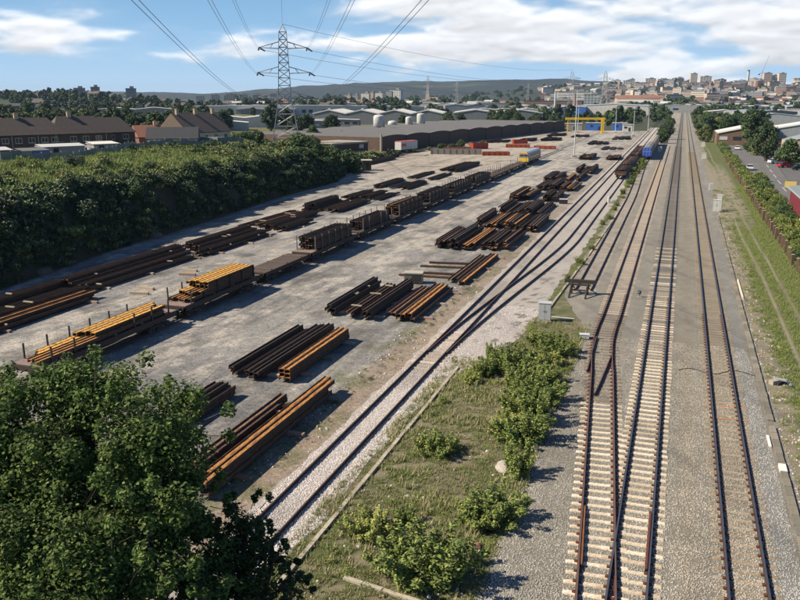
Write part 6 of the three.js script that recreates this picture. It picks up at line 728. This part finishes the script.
function block(name, label, x, D, y, w, h, d, ry, wall, roof, o = {}) {
  const t = thing(name, label, o.cat || 'building', x, y, D, ry, o.group); const s = new Shape(); s.us = 0.2; s.box(-w / 2, -4, -d / 2, w / 2, h, d / 2); if (o.gable) for (const sx of [-1, 1]) s.tri([sx * w / 2, h, -d / 2], [sx * w / 2, h, d / 2], [sx * w / 2, h + o.gable, 0]); s.build('wall', wall, t);
  if (o.gable) roofShape(w, d, h + 0.02, o.gable, 'gable', 0.4).build('roof', roof, t); else { box('roof', roof, t, 0, h + 0.3, 0, w + 0.6, 0.6, d + 0.6); if (o.plant !== false && h > 9) box('plant_room', WALL.grey, t, w * 0.1, h + 1.9, 0, w * 0.35, 2.6, d * 0.5); }
  const n = o.bands ?? Math.min(14, Math.floor(h / 3.2)); for (let i = 0; i < n; i++) { const yb = (i + 0.55) * h / n; if (o.cols) for (let c = 0; c < o.cols; c++) box('window', bandM, t, lerp(-w / 2, w / 2, (c + 0.5) / o.cols), yb, d / 2 + 0.05, w / o.cols * 0.55, h / n * 0.5, 0.14); else box('window_band', bandM, t, 0, yb, 0, w * 0.9, h / n * 0.32, d + 0.14); } return t;
}
{ const r = rng(2024), walls = [WALL.cream, WALL.tan, WALL.pink, WALL.white, WALL.grey, WALL.redbrick, WALL.cream, WALL.pink], roofs = [ROOF.tile, ROOF.slate, ROOF.felt, ROOF.red, ROOF.pale];
  const pick = (a) => a[Math.floor(r() * a.length)];
  for (let i = 0; i < 290; i++) { const D = 1520 + Math.pow(r(), 0.85) * 1300, a = lerp(-430, 360, Math.pow(r(), 0.85)), x = a / 2600 * D, big = r() < 0.4, up = a > -200 ? 1 : 0.7; { const wl = pick(walls), wn = { cream: 'cream', tan: 'tan', pink: 'pinkish', white: 'white', grey: 'grey', redbrick: 'red brick' }[Object.keys(WALL).find((q) => WALL[q] === wl)], at = (D < 1900 ? ' low on' : D < 2400 ? ' halfway up' : ' near the top of') + ' the city hill, ' + (a < -180 ? 'left side' : a < 80 ? 'middle' : 'right side'); block(big ? 'office_block' : 'city_house', (big ? wn + ' office block' : wn + ' gabled town house') + at, x, D, cityH(x, D), big ? 12 + r() * 22 : 8 + r() * 14, (big ? 8 + r() * 11 : 5.5 + r() * 3.5) * up, 10 + r() * 10, (r() - 0.5) * 1.0, wl, pick(roofs), { group: big ? 'office blocks of the city' : 'town houses of the city', gable: big ? 0 : 3.2 }); } }
  for (let i = 0; i < 110; i++) { const D = 1050 + r() * 700, a = lerp(-0.62, 0.26, r()), x = a * D; block('town_house', 'low gabled house on the flat land before the city', x, D, 0, 10 + r() * 24, 5.5 + r() * 3, 9, (r() - 0.5) * 1.2, pick(walls), pick(roofs), { group: 'houses on the flat before the city', gable: 3, bands: 2 }); }
  for (let i = 0; i < 46; i++) { const D = 620 + Math.pow(r(), 0.9) * 700, a = lerp(-0.62, 0.20, r()), x = a * D; if (x > -135 && x < 24 && D < 900) continue; shedBuilding('pale roofed shed on the industrial land beyond the yard', x, D, (r() - 0.5) * 0.6 + 0.15, 24 + r() * 50, 20 + r() * 24, 4.5 + r() * 4, 1 + Math.floor(r() * 3), pick([WALL.white, WALL.grey, WALL.steel, WALL.white]), pick([ROOF.pale, ROOF.white, ROOF.steel, ROOF.pale]), { group: 'sheds beyond the yard', rise: 1.2, windows: r() < 0.4 ? 6 : 0 }); }
  for (let i = 0; i < 44; i++) { const D = 620 + r() * 560, a = -0.66 - r() * 0.42, x = a * D; block('hillside_house', 'small house among the trees on the far left hill', x, D, leftH(x, D), 8 + r() * 10, 5 + r() * 2.5, 8, (r() - 0.5) * 1.5, pick([WALL.white, WALL.redbrick, WALL.tan, WALL.brick]), pick([ROOF.tile, ROOF.brown, ROOF.slate, ROOF.slate]), { group: 'houses on the far left hill', gable: 3, bands: 2 }); }
}
// landmarks
block('tower_block', 'tall pale slab tower, left of the hospital cluster at the far right', 220, 2600, 22, 22, 58, 20, 0.2, WALL.pink, ROOF.felt, { cols: 5, bands: 12 }); block('tower_block', 'dark recessed tower in the middle of the hospital cluster', 241, 2612, 22, 20, 52, 20, 0.2, WALL.grey, ROOF.felt, { bands: 12 }); block('tower_block', 'tall cream tower, right of the hospital cluster', 258, 2600, 22, 20, 57, 20, 0.2, WALL.cream, ROOF.felt, { cols: 4, bands: 12 }); block('tower_block', 'shorter grey tower right of the hospital cluster', 292, 2560, 20, 18, 32, 18, 0.1, WALL.grey, ROOF.felt, { bands: 9 }); block('tower_block', 'low front wing before the tall hospital cluster', 232, 2540, 24, 26, 26, 16, 0.2, WALL.tan, ROOF.felt, { cols: 6, bands: 7 });
block('hospital_block', 'long dark brick block with a pale end left of the hospital towers', 120, 2300, 26, 52, 20, 18, -0.15, WALL.brick, ROOF.slate, { cols: 12, bands: 5 }); block('hospital_block', 'pale pink end block of the long brick building', 78, 2290, 24, 12, 25, 16, -0.15, WALL.pink, ROOF.felt, { cols: 3, bands: 7 });
for (const [x, D, w, h, wall, l] of [[22, 2700, 20, 34, WALL.cream, 'cream tower above the end of the main line'], [-20, 2720, 26, 22, WALL.cream, 'round-cornered cream block left of the cream tower'], [58, 2760, 34, 26, WALL.cream, 'broad cream tower right of the main line end'], [-70, 2650, 22, 18, WALL.tan, 'tan block on the city hill left of the main line end'], [-100, 2600, 30, 20, WALL.cream, 'wide cream block on the left shoulder of the city hill'], [-160, 2500, 26, 16, WALL.white, 'white block on the left shoulder of the city hill'], [320, 2700, 40, 18, WALL.tan, 'tan block at the far right of the skyline'], [160, 2750, 40, 12, WALL.cream, 'low cream terrace along the skyline by the tall chimney']]) block('city_tower', l, x, D, cityH(x, D), w, h, 16, 0.15, wall, ROOF.felt, { cols: 4, bands: Math.round(h / 4) });
{ const t = thing('tall_chimney', 'slim white chimney with a dark tip on the city skyline', 'chimney', 183, cityH(183, 2800) - 2, 2800); const s = new Shape(); s.bar([0, 0, 0], [0, 44, 0], 4.4, 14, 3.6); s.build('shaft', whiteM, t); const c = new Shape(); c.bar([0, 44, 0], [0, 47.5, 0], 3.7, 14, 3.7); c.build('tip', darkM, t); box('plinth', WALL.grey, t, 0, 2, 0, 14, 6, 12); }
{ const t = thing('tower_crane', 'thin tower crane with raised jib on the city skyline', 'crane', 214, 40, 2700); const s = new Shape(); s.bar([0, 0, 0], [0, 48, 0], 1.0, 4); s.build('mast', galvM, t); const j = new Shape(); j.bar([0, 44, 0], [14, 92, 0], 0.8, 4, 0.5); j.bar([0, 44, 0], [-8, 40, 0], 0.9, 4); j.build('jib', galvM, t); box('counterweight', darkM, t, -8, 39, 0, 4, 4, 3); box('cab', whiteM, t, 1.5, 44, 0, 3, 3, 3); }
for (const [x, w, h, wall, l] of [[-706, 16, 17, WALL.tan, 'tan tower block, leftmost of the estate row'], [-688, 14, 17, WALL.grey, 'grey tower block, second of the estate row'], [-664, 20, 21, WALL.white, 'white tower block, middle of the estate row'], [-648, 8, 23, WALL.pink, 'narrow red-striped tower block of the estate row'], [-632, 18, 22, WALL.white, 'white tower block, fourth of the estate row'], [-608, 14, 25, WALL.grey, 'grey tower block, fifth of the estate row'], [-592, 22, 28, WALL.white, 'tallest white tower block, right end of the estate row']]) block('tower_block', l, x, 1700, 2, w, h, 14, -0.1, wall, ROOF.felt, { cols: 4, bands: 8 });
block('office_block', 'white office slab above the blue factory', -155, 1250, 0, 52, 24, 18, 0.0, WALL.white, ROOF.felt, { bands: 7 }); block('office_block', 'pale blue-grey office tower right of the white slab', -118, 1150, 0, 22, 20, 18, 0, WALL.steel, ROOF.felt, { cols: 5, bands: 6 }); block('brick_mill', 'long red brick mill behind the blue factory', -150, 1010, 0, 70, 12, 16, 0, WALL.redbrick, ROOF.slate, { bands: 4 }); block('office_block', 'red-roofed long block right of the office slab', -65, 1300, 0, 70, 15, 16, 0, WALL.cream, ROOF.red, { gable: 4, bands: 4 });
for (const [D, x, w, h, l] of [[900, -735, 9, 15, 'slim tower on the far left hill'], [900, -679, 11, 18, 'stepped tower on the far left hill'], [1000, -845, 14, 12, 'dark block on the far left hill']]) block('hill_tower', l, x, D, leftH(x, D), w, h, 10, 0.4, WALL.grey, ROOF.felt, { bands: 5 });
for (let i = 0; i < 9; i++) { const x = -985 + i * 23, D = 1540 + (i % 3) * 24; block('cream_terrace', 'cream block of the terrace below the wooded ridge', x, D, 8, 18, 9 + (i * 7 % 5), 12, 0.5, i % 4 === 2 ? WALL.tan : WALL.cream, ROOF.pale, { cols: 4, bands: 3, group: 'cream terrace blocks below the ridge' }); }
{ const t = thing('church_spire', 'pale church tower with a pointed spire before the ridge', 'church', -614, 4, 2000); box('tower', WALL.tan, t, 0, 8, 0, 10, 20, 10); const s = new Shape(); s.bar([0, 18, 0], [0, 44, 0], 6.6, 4, 0.2); s.build('spire', WALL.grey, t); box('nave', WALL.tan, t, 16, 4, 0, 24, 12, 12); }
{ const t = thing('viaduct', 'long dark road viaduct crossing the far end of the railway', 'bridge', 60, 0, 1180, 0.02); box('deck', M(0.12, 0.14, 0.17, 0.8), t, 0, 5.6, 0, 620, 1.6, 14); box('parapet', M(0.20, 0.23, 0.27, 0.8), t, 0, 6.9, 7.1, 620, 1.0, 0.3); for (let i = 0; i < 24; i++) { const px = -290 + i * 25; if (Math.abs(px + 58) < 12) continue; box('pier', concreteM, t, px, 2.4, 0, 2, 4.8, 10); } }
{ const t = thing('signal_gantry', 'distant cream footbridge over the main line', 'bridge', 2, 0, 960); box('deck', M(0.45, 0.40, 0.30, 0.8), t, 0, 6.2, 0, 20, 1.2, 2); for (const q of [-9.4, 9.4]) box('pier', M(0.40, 0.36, 0.28, 0.8), t, q, 2.8, 0, 1.2, 5.6, 1.8); }
for (const [x, D, s] of [[7.2, 268, 1], [8.2, 330, 1.1], [-6.6, 296, 1]]) { const t = thing('location_box', x < 0 ? 'pale box beside the hooded wagons' : D < 300 ? 'nearer white box on the bare verge' : 'farther white box on the bare verge', 'cabinet', x, 0, D); box('body', whiteM, t, 0, 0.9 * s, 0, 1.3, 1.7 * s, 0.8); box('lid', whiteM, t, 0, 1.8 * s, 0, 1.4, 0.1, 0.9); }
// distant trees, each its own
grove(tfar, 'dark tree on the industrial land beyond the yard', 'trees on the industrial land', many(170, (i, r) => { const D = 560 + Math.pow(r(), 0.9) * 650; let x = lerp(-0.64, 0.24, r()) * D; if (x > -16 && x < 22) x = r() < 0.5 ? -20 - r() * 40 : 24 + r() * 40; return [x, D, 0.75 + r() * 0.6]; }));
grove(tfar, 'dark tree lining the end of the main line', 'trees lining the far main line', many(34, (i, r) => [(i % 2 ? 9 + r() * 40 : -12 - r() * 46), 600 + i * 17, 0.75 + r() * 0.4]));
const farTint = [[1, 1, 1], [1.25, 1.2, 1.1], [0.8, 0.85, 0.9]];
tfar.forEach((t, k) => { const g = t.children[1].geometry;
  scatter('hillside_woodland', ['dark', 'mid green', 'mixed'][k] + ' woodland on the low hill at the far left', g, leafM, 130, (r) => { const D = 560 + r() * 580, x = (-0.62 - r() * 0.5) * D; return [x, leftH(x, D) - 0.3, D, 0.7 + r() * 0.6, farTint[Math.floor(r() * 3)]]; }, 950 + k);
  scatter('city_greenery', ['dark', 'mid green', 'mixed'][k] + ' trees among the houses of the city', g, leafM, 120, (r) => { const D = 1150 + r() * 1600, x = (-0.6 + r() * 0.85) * D; return [x, (D > 1500 ? cityH(x, D) : 0) - 0.5, D, 0.9 + r() * 0.9, farTint[Math.floor(r() * 3)]]; }, 960 + k); });
renderer.render(scene, camera);
